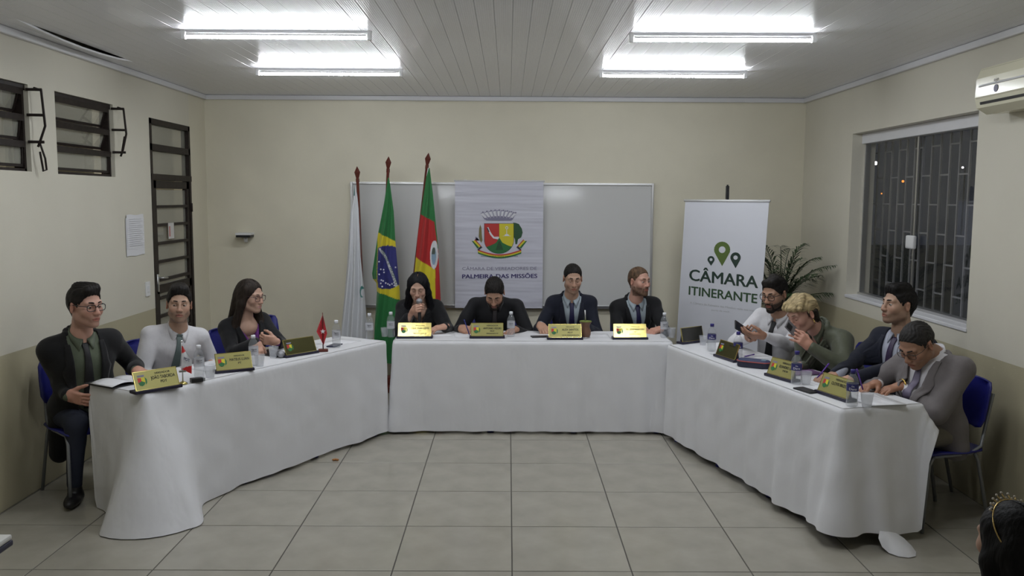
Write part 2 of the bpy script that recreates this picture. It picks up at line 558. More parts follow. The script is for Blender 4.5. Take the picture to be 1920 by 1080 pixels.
tube_light(-1.93, -0.85, 5.36, 'lit tube light at the upper left, the nearer of the left pair')
tube_light(-1.93, -0.85, 6.91, 'lit tube light at the left, nearer to the back wall')
tube_light(0.75, 1.81, 5.36, 'lit tube light at the upper right, the nearer of the right pair', -0.02)
tube_light(0.73, 1.82, 6.91, 'lit tube light at the right, nearer to the back wall')
tube_light(-1.93, -0.85, 3.81, 'lit tube light overhead out of frame, left row in front of the pair')
tube_light(0.75, 1.82, 3.81, 'lit tube light overhead out of frame, right row in front of the pair')
tube_light(-1.93, -0.85, -4.9, 'lit tube light at the far rear of the room, left row')
tube_light(0.75, 1.82, -4.9, 'lit tube light at the far rear of the room, right row')
tube_light(5.2, 6.4, -3.85, 'unseen tube light added to brighten the corridor behind the left wall', 0, 3.0, M_added_tube).rotation_euler = (0, 0, math.pi / 2)  # extra lamp out of view, added so the left panes look lit
bpy.data.objects['ceiling_light.008'].location = (-3.85, 6.4, 3.0)

# ------------------------------------------------------------------ big window, right wall
y0, y1, z0, z1 = WIN3
gxp = XR + 0.13
f = MB()
f.box((gxp - 0.03, y0, z0), (gxp + 0.03, y1, z0 + 0.025)); f.box((gxp - 0.02, y1 - 0.02, z0), (gxp + 0.02, y1, z1))
f.box((gxp - 0.02, y0, z0), (gxp + 0.02, y0 + 0.02, z1))
win = struct('window_3', f, M_alu)
part('header_rail', MB().box((gxp - 0.05, y0, z1 - 0.085), (gxp + 0.04, y1, z1), bev=0.006), M_trim, win)
ym = 6.56
for k, (a, b, xx) in enumerate(((y0 + 0.02, ym + 0.03, gxp + 0.012), (ym - 0.03, y1 - 0.02, gxp - 0.012))):
    pn = part('pane', MB().box((xx - 0.004, a, z0 + 0.02), (xx + 0.004, b, z1 - 0.08)), M_nightglass, win)
    e = MB(); ye = b if k == 0 else a
    e.box((xx - 0.006, ye - 0.007, z0 + 0.02), (xx + 0.006, ye + 0.007, z1 - 0.08))
    part('pane_edge', e, M_alu, pn)
part('latch', MB().box((gxp - 0.045, ym - 0.075, 1.50), (gxp - 0.012, ym + 0.05, 1.60), bev=0.012), M_white, win, True)
part('window_sill', MB().box((XR - 0.008, y0 - 0.01, z0 - 0.022), (gxp, y1 + 0.01, z0 + 0.004), bev=0.006), M_trim, win)
M_bars = mat('grille_paint', (0.20, 0.20, 0.21), 0.5)
gr = thing('window_grille', 'painted steel security grille with staggered bars outside the right window', 'grille', (XR + 0.3, 0, 0))
nb = 19
for k in range(nb):
    yb_ = y0 - 0.05 + (y1 - y0 + 0.5) * k / (nb - 1)
    part('bar', MB().box((-0.006, yb_ - 0.008, z0 - 0.1), (0.006, yb_ + 0.008, z1 + 0.1)), M_bars, gr)
    if k < nb - 1:
        yn = y0 - 0.05 + (y1 - y0 + 0.5) * (k + 1) / (nb - 1)
        for zz in np.arange(z0 + (0.12 if k % 2 else 0.34), z1, 0.44):
            part('rung', MB().box((-0.005, yb_ + 0.008, zz - 0.006), (0.005, yn - 0.008, zz + 0.006)), M_bars, gr)
mb = MB().box((XR + 0.2, -6, -0.3), (60, 40, -0.15)); struct('ground_outside', mb, M_outside)
lamps = [(1642, 306, 'white', 0.24, 'bright white street lamp seen at the left of the right window'),
         (1669, 262, 'orange', 0.15, 'orange street lamp high in the left pane of the right window'),
         (1693, 340, 'orange', 0.16, 'orange street lamp in the middle of the left pane'),
         (1723, 257, 'white', 0.11, 'small white street lamp beside the meeting edge of the panes'),
         (1805, 314, 'white', 0.11, 'small white street lamp near the right end of the window'),
         (1653, 363, 'orange', 0.10, 'faint orange street lamp lowest in the left pane')]
for (px, py, c, r_, lab) in lamps:
    p = PX(px, py, 26.0)
    t = thing('street_lamp', lab, 'lamp', (p[0], p[1], -0.15), 0, 'street lamps beyond the window')
    hgt = p[2] + 0.15
    part('pole', MB().tube([(0.2, 0.1, 0), (0.2, 0.1, hgt)], 0.05, 6), M_black, t)
    colr = (1, 0.95, 1.0) if c == 'white' else (1.0, 0.30, 0.04)
    part('lamp_globe', MB().sphere((0, 0, hgt), r_ * 0.52, 10, 8), mat('lamp_' + c, (0.2, 0.2, 0.2), 0.4, emit=(colr, 6.0 if c == 'white' else 1.6)), t, True)

# ------------------------------------------------------------------ air conditioner
ac = thing('air_conditioner', 'cream split air conditioner with a dark round emblem high on the right wall', 'air conditioner', (XR, 5.17, 2.36))
M_ac = mat('ac_plastic', (0.74, 0.71, 0.54), 0.18)
prof = [(0, 0.01), (-0.13, 0.0), (-0.19, 0.035), (-0.205, 0.09), (-0.20, 0.2), (-0.175, 0.262), (-0.13, 0.275), (0, 0.275)]
Mx = Matrix(((1, 0, 0, 0), (0, 1, 0, 0), (0, 0, 1, 0), (0, 0, 0, 1)))
part('body', MB().prism(prof, 0.0, -0.86), M_ac, ac)
part('front_panel', MB().prism([(-0.2035, 0.085), (-0.2105, 0.095), (-0.2055, 0.20), (-0.186, 0.25), (-0.178, 0.255), (-0.195, 0.2)], -0.012, -0.848), M_ac, ac)
part('air_slot', MB().prism([(-0.190, 0.050), (-0.1985, 0.052), (-0.2015, 0.066), (-0.19, 0.064)], -0.05, -0.85), M_black, ac)
part('trim_line', MB().prism([(-0.2085, 0.150), (-0.2125, 0.152), (-0.2105, 0.162), (-0.207, 0.162)], -0.05, -0.84), M_alu, ac)
em = MB().lathe([(0.0, 0), (0.021, 0), (0.021, 0.004), (0.0, 0.004)], 14, Matrix.Translation((-0.2085, -0.23, 0.125)) @ Matrix.Rotation(-math.pi / 2, 4, 'Y'))
part('emblem', em, mat('emblem_violet', (0.05, 0.04, 0.09), 0.4), ac)
tx = fit_text('ejo', 0.05, 0.02)
part('emblem_text', MB().add([(-0.2115, -q[0] - 0.23, q[2] + 0.165) for q in tx.v], tx.f), mat('ink_dark', (0.03, 0.03, 0.05), 0.6), ac)

# ------------------------------------------------------------------ small wall items
M_paper = mat('paper', (0.74, 0.74, 0.76), 0.7)
M_ink = mat('ink', (0.10, 0.10, 0.12), 0.8)
pa = thing('wall_notice', 'white printed sheets taped to the left wall beside the door', 'paper', (XL + 0.002, 7.0, 1.39))
g = np.array([[(0.004 + 0.006 * math.sin(3 * u) * v, -0.17 + 0.34 * u, v * 0.30 + 0.004 * math.sin(u * 9)) for u in np.linspace(0, 1, 8)] for v in np.linspace(0, 1, 6)])
part('lower_sheet', MB().grid(g, flip=True), M_paper, pa)
g2 = g.copy(); g2[:, :, 0] += 0.003; g2[:, :, 1] *= 0.93; g2[:, :, 2] = g2[:, :, 2] * 0.9 + 0.055
part('upper_sheet', MB().grid(g2, flip=True), M_paper, pa)
ln = MB()
for k in range(14):
    zz = 0.08 + k * 0.016
    ln.box((0.0135, -0.13, zz), (0.0138, 0.12 - 0.02 * (k % 3), zz + 0.003))
part('printed_lines', ln, mat('grey_print', (0.5, 0.5, 0.53), 0.8), pa)
sw = thing('light_switch', 'white light switch plate on the left wall below the notice', 'switch', (XL, 7.20, 1.10))
part('plate', MB().box((0, -0.04, -0.06), (0.012, 0.04, 0.06), bev=0.004), M_white, sw)
part('rocker', MB().box((0.011, -0.014, -0.025), (0.017, 0.014, 0.025), bev=0.002), M_trim, sw)

cs = PY(463, 440, YB)
sh = thing('wall_bracket', 'small white wall shelf with black underside on the back wall left of the whiteboard', 'shelf', (cs[0], YB, cs[2]))
part('shelf_plate', MB().box((-0.075, -0.14, 0.0), (0.075, 0, 0.022), bev=0.005), M_white, sh)
part('underside', MB().box((-0.07, -0.135, -0.022), (0.07, 0, 0.0), bev=0.006), M_black, sh)
part('support', MB().tube([(0, -0.05, -0.02), (0, -0.04, -0.07)], [0.022, 0.018], 10), M_white, sh, True)
# ================================================================== TABLES AND CLOTHS
ZT = 0.74
M_cloth = mat('white_tablecloth', (0.70, 0.70, 0.72), 0.5, bump=(6.0, 0.24, 0.04, 2.5), sheen=0.1, stretch=(1.3, 1.3, 0.7))
M_blue = mat('blue_plastic', (0.012, 0.014, 0.16), 0.35)
M_bluemetal = mat('blue_steel', (0.02, 0.02, 0.16), 0.4)
M_grey = mat('grey_steel', (0.23, 0.24, 0.25), 0.4, metal=0.3)
M_lam = mat('laminate', (0.66, 0.66, 0.64), 0.35)


def unit(v):
    v = np.array(v, float); return v / np.linalg.norm(v)


class TF:
    """table frame: origin at the near front corner, u along the front edge, n towards the sitters"""
    def __init__(s, c, u, L, D):
        s.c = np.array([c[0], c[1], 0.0]); s.u = unit([u[0], u[1], 0]); s.L = L; s.D = D
        s.n = None

    def p(s, a, b, z=0.0):
        return s.c + s.u * a + s.n * b + np.array([0, 0, z])


TL = TF((-2.06, 4.89), (0.505, 0.863), 2.20, 0.50); TL.n = np.array([-0.863, 0.505, 0])
TC = TF((-0.90, 6.80), (1.0, 0.0), 2.20, 0.55); TC.n = np.array([0, 1.0, 0])
TR = TF((1.80, 4.60), (-0.262, 0.965), 2.15, 0.52); TR.n = np.array([0.965, 0.262, 0])


def cloth(tf, label, hem, flares, seed):
    """draped cloth: perimeter loop around the top, rows going down. hem(side,pos) clearance, flares: list of (perimeter point s,n, amount, width)"""
    rng = np.random.RandomState(seed)
    pts = []; nor = []; arc = []
    r = 0.02; L, D = tf.L, tf.D
    def seg(a, b, nn, cnt):
        for t in np.linspace(0, 1, cnt, endpoint=False):
            pts.append(np.array(a) * (1 - t) + np.array(b) * t); nor.append(np.array(nn, float))
    def corner(c, a0):
        for k in range(7):
            a = a0 + math.pi / 2 * k / 7
            nn = np.array([math.cos(a), math.sin(a)])
            pts.append(np.array(c) + nn * r); nor.append(nn)
    # coordinates (s, n): front edge n=0 outward (0,-1)
    nl, nd = int(L / 0.022), int(D / 0.022)
    corner((r, r), math.pi); seg((r, 0), (L - r, 0), (0, -1), nl)
    corner((L - r, r), 1.5 * math.pi); seg((L, r), (L, D - r), (1, 0), nd)
    corner((L - r, D - r), 0); seg((L - r, D), (r, D), (0, 1), nl)
    corner((r, D - r), 0.5 * math.pi); seg((0, D - r), (0, r), (-1, 0), nd)
    pts = np.array(pts); nor = np.array(nor); n = len(pts)
    ar = np.concatenate([[0], np.cumsum(np.linalg.norm(np.diff(pts, axis=0), axis=1))])
    per = ar[-1] + np.linalg.norm(pts[0] - pts[-1])
    fold = np.zeros(n)
    for k in range(7):
        q = rng.randint(5, 34)
        fold += rng.uniform(0.2, 1.0) / (1 + q / 12) * np.sin(2 * math.pi * q * ar / per + rng.uniform(0, 6.28))
    fold *= 0.018
    fl = np.zeros(n)
    fold *= 1 - 0.6 * smooth01(pts[:, 1], D - 0.05, D - 0.004)
    for (a, b, amt, wd) in flares:
        dd = np.linalg.norm(pts - np.array([a, b]), axis=1)
        fl += amt * np.exp(-(dd / wd) ** 2)
    hm = np.array([hem(p[0], p[1]) for p in pts])
    hm = np.maximum(hm, 0.60 * smooth01(pts[:, 1], D - 0.05, D - 0.004))      # pulled up over the sitters' knees
    rows = 26
    V = []
    for i in range(rows + 1):
        t = i / rows
        z = ZT - t * (ZT - hm)
        if i == 0: off = np.zeros(n)
        else:
            off = 0.006 + fl * t ** 1.25 + fold * min(1, t * 1.6) * (0.5 + 0.7 * t) + 0.012 * t
            diag = 0.002 * np.sin(9 * ar + 7 * t + seed) * np.sin(5 * t * math.pi) * t + 0.0016 * np.sin(23 * ar - 16 * t + seed * 2) * math.sin(math.pi * t)
            off = off + diag
        z = z - (0.008 if i == 0 else 0.0) * 0
        q = pts + nor * off[:, None]
        if i >= rows - 1:      # soft hem roll
            pass
        V.append(np.column_stack([q, z]))
    mb = MB()
    W = np.array(V)
    P3 = tf.c + W[:, :, 0:1] * tf.u + W[:, :, 1:2] * tf.n
    P3[:, :, 2] = W[:, :, 2]
    vs = [tuple(p) for p in P3.reshape(-1, 3)]
    fs = []
    for i in range(rows):
        for k in range(n):
            k2 = (k + 1) % n
            fs.append((i * n + k, i * n + k2, (i + 1) * n + k2, (i + 1) * n + k))
    # top: inset ring so that the edge shades softly
    b = len(vs)
    ins = pts - nor * 0.012
    for q in ins:
        p = tf.p(q[0], q[1], ZT + 0.004); vs.append(tuple(p))
    for k in range(n):
        k2 = (k + 1) % n
        fs.append((b + k, b + k2, k2, k))
    fs.append(tuple(b + k for k in range(n)))
    # orientation
    ax_ = np.cross(np.append(tf.u[:2], 0), np.append(tf.n[:2], 0))[2]
    if ax_ < 0: fs = [f[::-1] for f in fs]
    mb.add(vs, fs)
    me = mb.mesh('tablecloth', M_cloth, True)
    me.polygons[-1].use_smooth = False
    o = link('tablecloth', me)
    return tag(o, label, 'tablecloth', 'white tablecloths')


def table(tf, label):
    t = thing('long_table', label, 'table', (0, 0, 0), 0, 'tables set in a horseshoe')
    c = tf
    def pr(a0, a1, b0, b1, z0, z1):
        m = MB(); q = [c.p(a, b, z) for z in (z0, z1) for b in (b0, b1) for a in (a0, a1)]
        m.add(q, [(0, 2, 3, 1), (4, 5, 7, 6), (0, 1, 5, 4), (2, 6, 7, 3), (0, 4, 6, 2), (1, 3, 7, 5)])
        return m
    part('table_top', pr(0.012, c.L - 0.012, 0.012, c.D - 0.012, ZT - 0.035, ZT - 0.006), M_lam, t)
    k = 3 if c.L > 1.9 else 2
    for a in np.linspace(0.1, c.L - 0.1, 2 * (k - 1)):
        for b in (0.06, c.D - 0.06):
            lg = MB().tube([c.p(a, b, ZT - 0.036), c.p(a, b, 0.03)], 0.018, 8)
            o = part('leg', lg, M_bluemetal, t, True)
            ft = MB().tube([c.p(a, b, 0.04), c.p(a, b, 0.0)], [0.026, 0.03], 8)
            part('foot', ft, M_blue, o, True)
        part('crossbar', MB().tube([c.p(a, 0.06, 0.12), c.p(a, c.D - 0.06, 0.12)], 0.015, 8), M_bluemetal, t, True)


table(TL, 'blue legged table under the left cloth, beside the left wall')
table(TC, 'blue legged table under the middle cloth, before the whiteboard')
table(TR, 'blue legged table under the right cloth, feet showing below the hem')
cloth(TL, 'white cloth over the left table, its near corner spreading on the floor',
      lambda s, n: 0.006 + 0.02 * smooth01(s, 0.3, 1.2) * (n < 0.1), [(0.0, 0.0, 0.27, 0.20), (0.16, 0.0, 0.10, 0.15)], 3)
cloth(TC, 'white cloth over the middle table, hanging flat before the whiteboard',
      lambda s, n: 0.022, [(0, 0, 0.05, 0.1), (2.20, 0, 0.05, 0.1)], 8)
cloth(TR, 'white cloth over the right table, lifted a little off the floor',
      lambda s, n: 0.045 + 0.03 * math.exp(-(s / 0.25) ** 2) * (n < 0.2), [(0.02, 0.0, 0.10, 0.14), (0.0, 0.26, 0.10, 0.12), (0.0, 0.52, 0.07, 0.12), (0.45, 0, 0.03, 0.2)], 14)
# loose cloth tail trailing on the floor at the near end of the right table
a = PZ(1640, 1008, 0.06); b = PZ(1727, 1047, 0.004); c_ = PZ(1683, 1046, 0.004); d_ = PZ(1678, 1003, 0.03)
ctr = (a + b) / 2 + np.array([0, 0, 0.045])
ring = [a + (0, 0, .06), PZ(1650, 1030, 0.004), c_, b, PZ(1712, 1024, 0.004), d_ + (0, 0, 0.03)]
mb = MB().add([ctr] + ring, [(0, i + 1, (i + 1) % 6 + 1) for i in range(6)])
me = mb.mesh('cloth_tail', M_cloth, True)
o = link('cloth_tail', me, bpy.data.objects['tablecloth.002'])
sub = o.modifiers.new('s', 'SUBSURF'); sub.levels = 1; sub.render_levels = 1


# ------------------------------------------------------------------ chairs
def chair_proto():
    t = thing('plastic_chair', 'x', 'chair')
    W = 0.42
    def shell(rows):
        P = []
        for (y, z, w_, dip) in rows:
            P.append([(w_ * u, y - dip * (1 - (2 * u) ** 2 if False else 0), z - dip * (1 - (2 * u) ** 2)) for u in np.linspace(-0.5, 0.5, 9)])
        return np.array(P)
    seat = shell([(-0.21, 0.425, 0.34, 0.0), (-0.205, 0.445, 0.40, 0.004), (-0.1, 0.452, W, 0.012), (0.05, 0.442, W, 0.014), (0.17, 0.445, 0.40, 0.01), (0.20, 0.455, 0.34, 0.0)])
    o = part('seat', MB().grid(seat), M_blue, t, True)
    sm = o.modifiers.new('t', 'SOLIDIFY'); sm.thickness = 0.008
    rows = []
    for (z, w_, y) in [(0.565, 0.30, 0.205), (0.575, 0.38, 0.207), (0.62, W, 0.215), (0.72, W, 0.235), (0.80, 0.41, 0.255), (0.832, 0.38, 0.265), (0.842, 0.30, 0.268)]:
        rows.append([(w_ * u, y - 0.045 * (2 * u) ** 2, z) for u in np.linspace(-0.5, 0.5, 11)])
    o = part('backrest', MB().grid(np.array(rows)), M_blue, t, True)
    sm = o.modifiers.new('t', 'SOLIDIFY'); sm.thickness = 0.010; sm.offset = 1
    for s in (-1, 1):
        x = s * 0.185
        part('leg', MB().tube([(x, -0.16, 0.428), (x, -0.19, 0.38), (s * 0.20, -0.23, 0.0)], 0.0105, 8), M_grey, t, True)
        part('leg', MB().tube([(x, 0.13, 0.428), (x, 0.16, 0.38), (s * 0.20, 0.25, 0.0)], 0.0105, 8), M_grey, t, True)
        part('back_frame', MB().tube([(x, -0.16, 0.428), (x, 0.10, 0.426), (x * 0.95, 0.185, 0.46), (x * 0.9, 0.225, 0.6), (x * 0.9, 0.262, 0.76)], 0.010, 8), M_grey, t, True)
    part('crossbar', MB().tube([(-0.185, 0.05, 0.42), (0.185, 0.05, 0.42)], 0.009, 8), M_grey, t, True)
    return t


CH = chair_proto()
chairs_used = [False]


def chair(x, y, rotz, label):
    o = CH if not chairs_used[0] else copy_tree(CH)
    chairs_used[0] = True
    o.location = (x, y, 0); o.rotation_euler = (0, 0, rotz)
    tag(o, label, 'chair', 'blue plastic chairs')
    return o


# an unused chair beyond the woman with glasses
e = PY(523, 606, 7.45)
chair(e[0] - 0.12, 7.30, R(30), 'empty blue plastic chair beyond the woman in the black blazer')

# ------------------------------------------------------------------ school desk corner at the lower left
k = PZ(23, 1001, 0.76)
t = thing('school_desk', 'white topped school desk with dark edge at the lower left corner', 'desk', (k[0] - 0.3, k[1] - 0.22, 0))
part('desk_top', MB().box((-0.3, -0.22, 0.742), (0.3, 0.22, 0.76), bev=0.007), M_lam, t)
part('edge_band', MB().box((-0.302, -0.222, 0.722), (0.302, 0.222, 0.7415), bev=0.006), mat('desk_edge', (0.02, 0.022, 0.05), 0.5), t)
for sx in (-1, 1):
    for sy in (-1, 1):
        part('leg', MB().tube([(sx * 0.25, sy * 0.17, 0.722), (sx * 0.27, sy * 0.19, 0)], 0.012, 8), M_bluemetal, t, True)

# ================================================================== BACK WALL: whiteboard, banner, flags
wbL, wbR = -1.555, 1.435
zt_, zb_ = 2.015, 0.78
t = thing('whiteboard', 'wide whiteboard in a thin aluminium frame on the back wall', 'whiteboard', ((wbL + wbR) / 2, YB, 0))
hw = (wbR - wbL) / 2
M_wb = mat('whiteboard_enamel', (0.60, 0.60, 0.59), 0.085, spec=0.6)
ws = part('writing_surface', MB().box((-hw + 0.01, -0.006, 0.0), (hw - 0.01, 0.0, zt_ - zb_ - 0.02)), M_wb, t)
ws.location = (0, -0.042, zb_ + 0.01); ws.rotation_euler = (-0.030, 0, 0)
for (lo, hi) in (((-hw, -0.026, zt_ - 0.022), (hw, 0, zt_)), ((-hw, -0.058, zb_), (hw, 0, zb_ + 0.022)),
                 ((-hw, -0.050, zb_), (-hw + 0.022, 0, zt_)), ((hw - 0.022, -0.050, zb_), (hw, 0, zt_))):
    part('frame_rail', MB().box(lo, hi, bev=0.003), M_alu, t)
t.location = ((wbL + wbR) / 2, YB - 0.002, 0)
part('marker_tray', MB().box((-hw, -0.055, zb_ - 0.012), (hw, -0.002, zb_ + 0.004), bev=0.003), M_alu, t)

# --- hanging banner
BY = YB - 0.075
M_vinyl = mat('banner_vinyl', (0.60, 0.60, 0.68), 0.32)
nt = M_vinyl.node_tree
wv = nt.nodes.new('ShaderNodeTexNoise'); wv.inputs['Scale'].default_value = 1.0; wv.inputs['Detail'].default_value = 2
tc = nt.nodes.new('ShaderNodeTexCoord'); mp = nt.nodes.new('ShaderNodeMapping'); mp.inputs['Scale'].default_value = (0.9, 1, 10)
nt.links.new(tc.outputs['Object'], mp.inputs[0]); nt.links.new(mp.outputs[0], wv.inputs['Vector'])
bp = nt.nodes.new('ShaderNodeBump'); bp.inputs['Strength'].default_value = 0.8; bp.inputs['Distance'].default_value = 0.02
nt.links.new(wv.outputs['Fac'], bp.inputs['Height']); nt.links.new(bp.outputs[0], nt.nodes['Principled BSDF'].inputs['Normal'])
a = PY(853, 339, BY); b = PY(1017, 578, BY)
bn = thing('hanging_banner', 'white vinyl banner with a coat of arms hung over the whiteboard', 'banner', (0, BY, 0))
part('sheet', MB().box((a[0], -0.002, b[2]), (b[0], 0.002, a[2])), M_vinyl, bn)
part('top_rod', MB().tube([(a[0] - 0.01, 0, a[2]), (b[0] + 0.01, 0, a[2])], 0.008, 8), M_white, bn, True)
for s in (a[0] + 0.1, b[0] - 0.1):
    part('hook', MB().box((s - 0.012, -0.004, a[2] - 0.004), (s + 0.012, 0.07, a[2] + 0.012)), M_white, bn)


def bz(x, y):       # zoom pixels of the banner close-up -> banner plane
    p = PY(850 + x / 5.541, 335 + y / 5.541, BY); return (p[0], p[2])


C_red = mat('print_red', (0.50, 0.035, 0.03), 0.45); C_yel = mat('print_yellow', (0.66, 0.58, 0.03), 0.45)
C_grn = mat('print_green', (0.025, 0.16, 0.045), 0.45); C_dgr = mat('print_dark_green', (0.02, 0.08, 0.03), 0.45)
C_wht = mat('print_white', (0.72, 0.72, 0.76), 0.45); C_blk = mat('print_black', (0.03, 0.03, 0.05), 0.45)
C_nav = mat('print_navy', (0.035, 0.025, 0.14), 0.45); C_gry = mat('print_grey', (0.22, 0.21, 0.30), 0.45)


def flat(name, poly, layer, m, parent=None, conv=bz):
    mb = MB().prism([conv(*p) for p in poly], -0.003 - 0.0012 * layer, -0.002)
    return part(name, mb, m, parent or bn)


sh = [(322, 466), (628, 466), (628, 640)] + [(475 + 153 * math.cos(q), 640 + 138 * math.sin(q)) for q in np.linspace(0.1, math.pi - 0.1, 16)] + [(322, 640)]
flat('shield_outline', [(475 + (x - 475) * 1.012, 620 + (y - 620) * 1.012) for x, y in sh], 1, C_blk)
flat('shield_red', [(324, 468), (475, 468), (475, 620), (440, 670), (342, 712), (326, 668)], 2, C_red)
flat('shield_yellow', [(477, 468), (626, 468), (626, 660), (608, 706), (520, 680), (477, 612)], 2, C_yel)
flat('shield_hill', [(478, 612), (510, 665), (560, 690), (606, 708)] + [(475 + 151 * math.cos(q), 640 + 136 * math.sin(q)) for q in np.linspace(0.55, math.pi - 0.55, 12)] + [(342, 708), (400, 690), (445, 664)], 3, C_grn)
flat('hill_tree', [(470, 650), (488, 650), (520, 740), (440, 740)], 4, C_dgr)
flat('arm', [(352, 506), (364, 502), (384, 548), (404, 580), (425, 604), (472, 602), (476, 616), (462, 630), (414, 620), (384, 584), (366, 550)], 4, C_wht)
flat('arm_blade', [(346, 512), (356, 508), (376, 552), (366, 556)], 5, C_blk)
flat('monument_base', [(508, 596), (530, 592), (540, 576), (568, 576), (582, 592), (602, 596)], 4, C_wht)
flat('monument_column', [(550, 578), (552, 522), (556, 522), (559, 578)], 4, C_wht)
flat('monument_top', [(555 + 16 * math.cos(q), 510 + 16 * math.sin(q)) for q in np.linspace(0, 6.28, 10, endpoint=False)], 4, C_wht)
flat('monument_top_fill', [(555 + 9 * math.cos(q), 510 + 9 * math.sin(q)) for q in np.linspace(0, 6.28, 10, endpoint=False)], 5, C_yel)
for k in range(9):
    u0, u1 = k / 9, (k + 0.86) / 9
    top0 = (278 + 386 * u0, 352 - 30 * math.sin(math.pi * u0)); top1 = (278 + 386 * u1, 352 - 30 * math.sin(math.pi * u1))
    bo0 = (322 + 300 * u0, 424 - 22 * math.sin(math.pi * u0)); bo1 = (322 + 300 * u1, 424 - 22 * math.sin(math.pi * u1))
    flat('crown_tower', [top0, ((top0[0] * 2 + top1[0]) / 3, top0[1] + 10), ((top0[0] + 2 * top1[0]) / 3, top1[1] - 4), top1, bo1, bo0], 1, C_gry)
    flat('crown_face', [(top0[0] + 6, top0[1] + 16), (top1[0] - 4, top1[1] + 12), (bo1[0] - 4, bo1[1] - 14), (bo0[0] + 6, bo0[1] - 14)], 2, C_wht)
flat('crown_rim', [(322, 420)] + [(322 + 300 * u, 424 - 22 * math.sin(math.pi * u)) for u in np.linspace(0.05, 0.95, 9)] + [(622, 420), (600, 434), (475, 436), (345, 434)], 3, C_gry)
tree = [(622, 456), (650, 460), (680, 470), (712, 520), (720, 560), (705, 610), (672, 630), (662, 680), (645, 680), (640, 630), (626, 600)]
flat('araucaria', tree, 1, C_dgr)
flat('wheat', [(280, 478), (292, 510), (296, 580), (302, 640), (290, 668), (276, 640), (264, 600), (268, 520)], 1, mat('print_wheat', (0.20, 0.17, 0.06), 0.5))
for k in range(5):
    flat('wheat_leaf', [(276, 640), (232 + k * 8, 600 + k * 10), (222 + k * 6, 640 + k * 8)], 1, C_gry) if k < 2 else None


def arc_band(x0, x1, y0, sag, w0, w1, layer, m, name, n=14):
    us = np.linspace(0, 1, n)
    top = [(x0 + (x1 - x0) * u, y0 + sag * math.sin(math.pi * u) + w0) for u in us]
    bot = [(x0 + (x1 - x0) * u, y0 + sag * math.sin(math.pi * u) + w1) for u in us][::-1]
    for i in range(n - 1):
        pass
    mb = MB()
    for i in range(n - 1):
        mb.prism([bz(*top[i]), bz(*top[i + 1]), bz(*bot[n - 2 - i]), bz(*bot[n - 1 - i])], -0.003 - 0.0012 * layer, -0.002)
    return part(name, mb, m, bn)


arc_band(256, 706, 736, 50, 0, 13, 2, C_red, 'ribbon_red')
arc_band(256, 706, 736, 50, 13, 28, 2, C_yel, 'ribbon_yellow')
arc_band(256, 706, 736, 50, 28, 42, 2, C_grn, 'ribbon_green')
for sgn in (-1, 1):
    cx = 478
    f_ = lambda pts: [(cx + sgn * (x - cx), y) for x, y in pts]
    flat('ribbon_end_red', f_([(728, 630), (735, 640), (672, 704), (655, 712)]), 2, C_red)
    flat('ribbon_end_yellow', f_([(735, 638), (748, 650), (690, 712), (670, 706)]), 3, C_yel)
    flat('ribbon_end_green', f_([(748, 648), (766, 646), (705, 726), (688, 716)]), 2, C_grn)
    flat('ribbon_fold', f_([(655, 712), (672, 700), (706, 736), (690, 742)]), 4, C_blk)


def text_between(body, pL, pR, pcap, bold, layer, m, name, parent, Yp):
    """text whose baseline runs pL->pR (world points), pcap = point at cap height above pL; on a plane facing -Y"""
    w_ = np.linalg.norm(pR - pL); h_ = np.linalg.norm(pcap - pL)
    tm = fit_text(body, w_, h_, bold)
    ex = unit(pR - pL); ez = unit(pcap - pL); mid = (pL + pR) / 2
    ny = np.cross(ex, ez); ny /= np.linalg.norm(ny)      # towards the viewer
    off = ny * (0.003 + 0.0012 * layer)
    o = np.array(parent.location)
    mb = MB().add([mid + ex * q[0] + ez * q[2] - ny * q[1] + off - o for q in tm.v], tm.f)
    return part(name, mb, m, parent)


B3 = lambda x, y: PY(850 + x / 5.541, 335 + y / 5.541, BY)
text_between('PALMEIRA DAS MISSÕES', B3(290, 806), B3(670, 806), B3(290, 797), 0.0, 4, C_blk, 'ribbon_lettering', bn, BY).location.z = -0.0035
text_between('CÂMARA DE VEREADORES DE', B3(94, 950), B3(866, 948), B3(94, 918), 0.004, 1, C_gry, 'banner_lettering', bn, BY)
text_between('PALMEIRA DAS MISSÕES', B3(92, 1036), B3(872, 1030), B3(92, 994), 0.028, 1, C_nav, 'banner_title', bn, BY)
mt = MB()
mt.prism([bz(345, 235), bz(430, 190), bz(470, 90), bz(490, 50), bz(515, 110), bz(560, 170), bz(605, 240), bz(520, 215), bz(420, 262)], -0.006, -0.002)
part('folded_vinyl', mt, M_vinyl, bn)

# --- roll-up banner
rTL, rTR = PY(1285, 376, 8.15), PY(1442, 381, 7.55)
ru = unit([rTR[0] - rTL[0], rTR[1] - rTL[1], 0])
rd = unit(np.array([0, 0, -1.0]) - ru * 0.045)
rn = unit(np.cross(ru, -rd))
WID = np.linalg.norm((rTR - rTL)[:2])
HGT = 1.74


def rpl(px, py):
    d = ray(px, py); t_ = np.dot(rTL - CAM, rn) / np.dot(d, rn)
    return CAM + d * t_


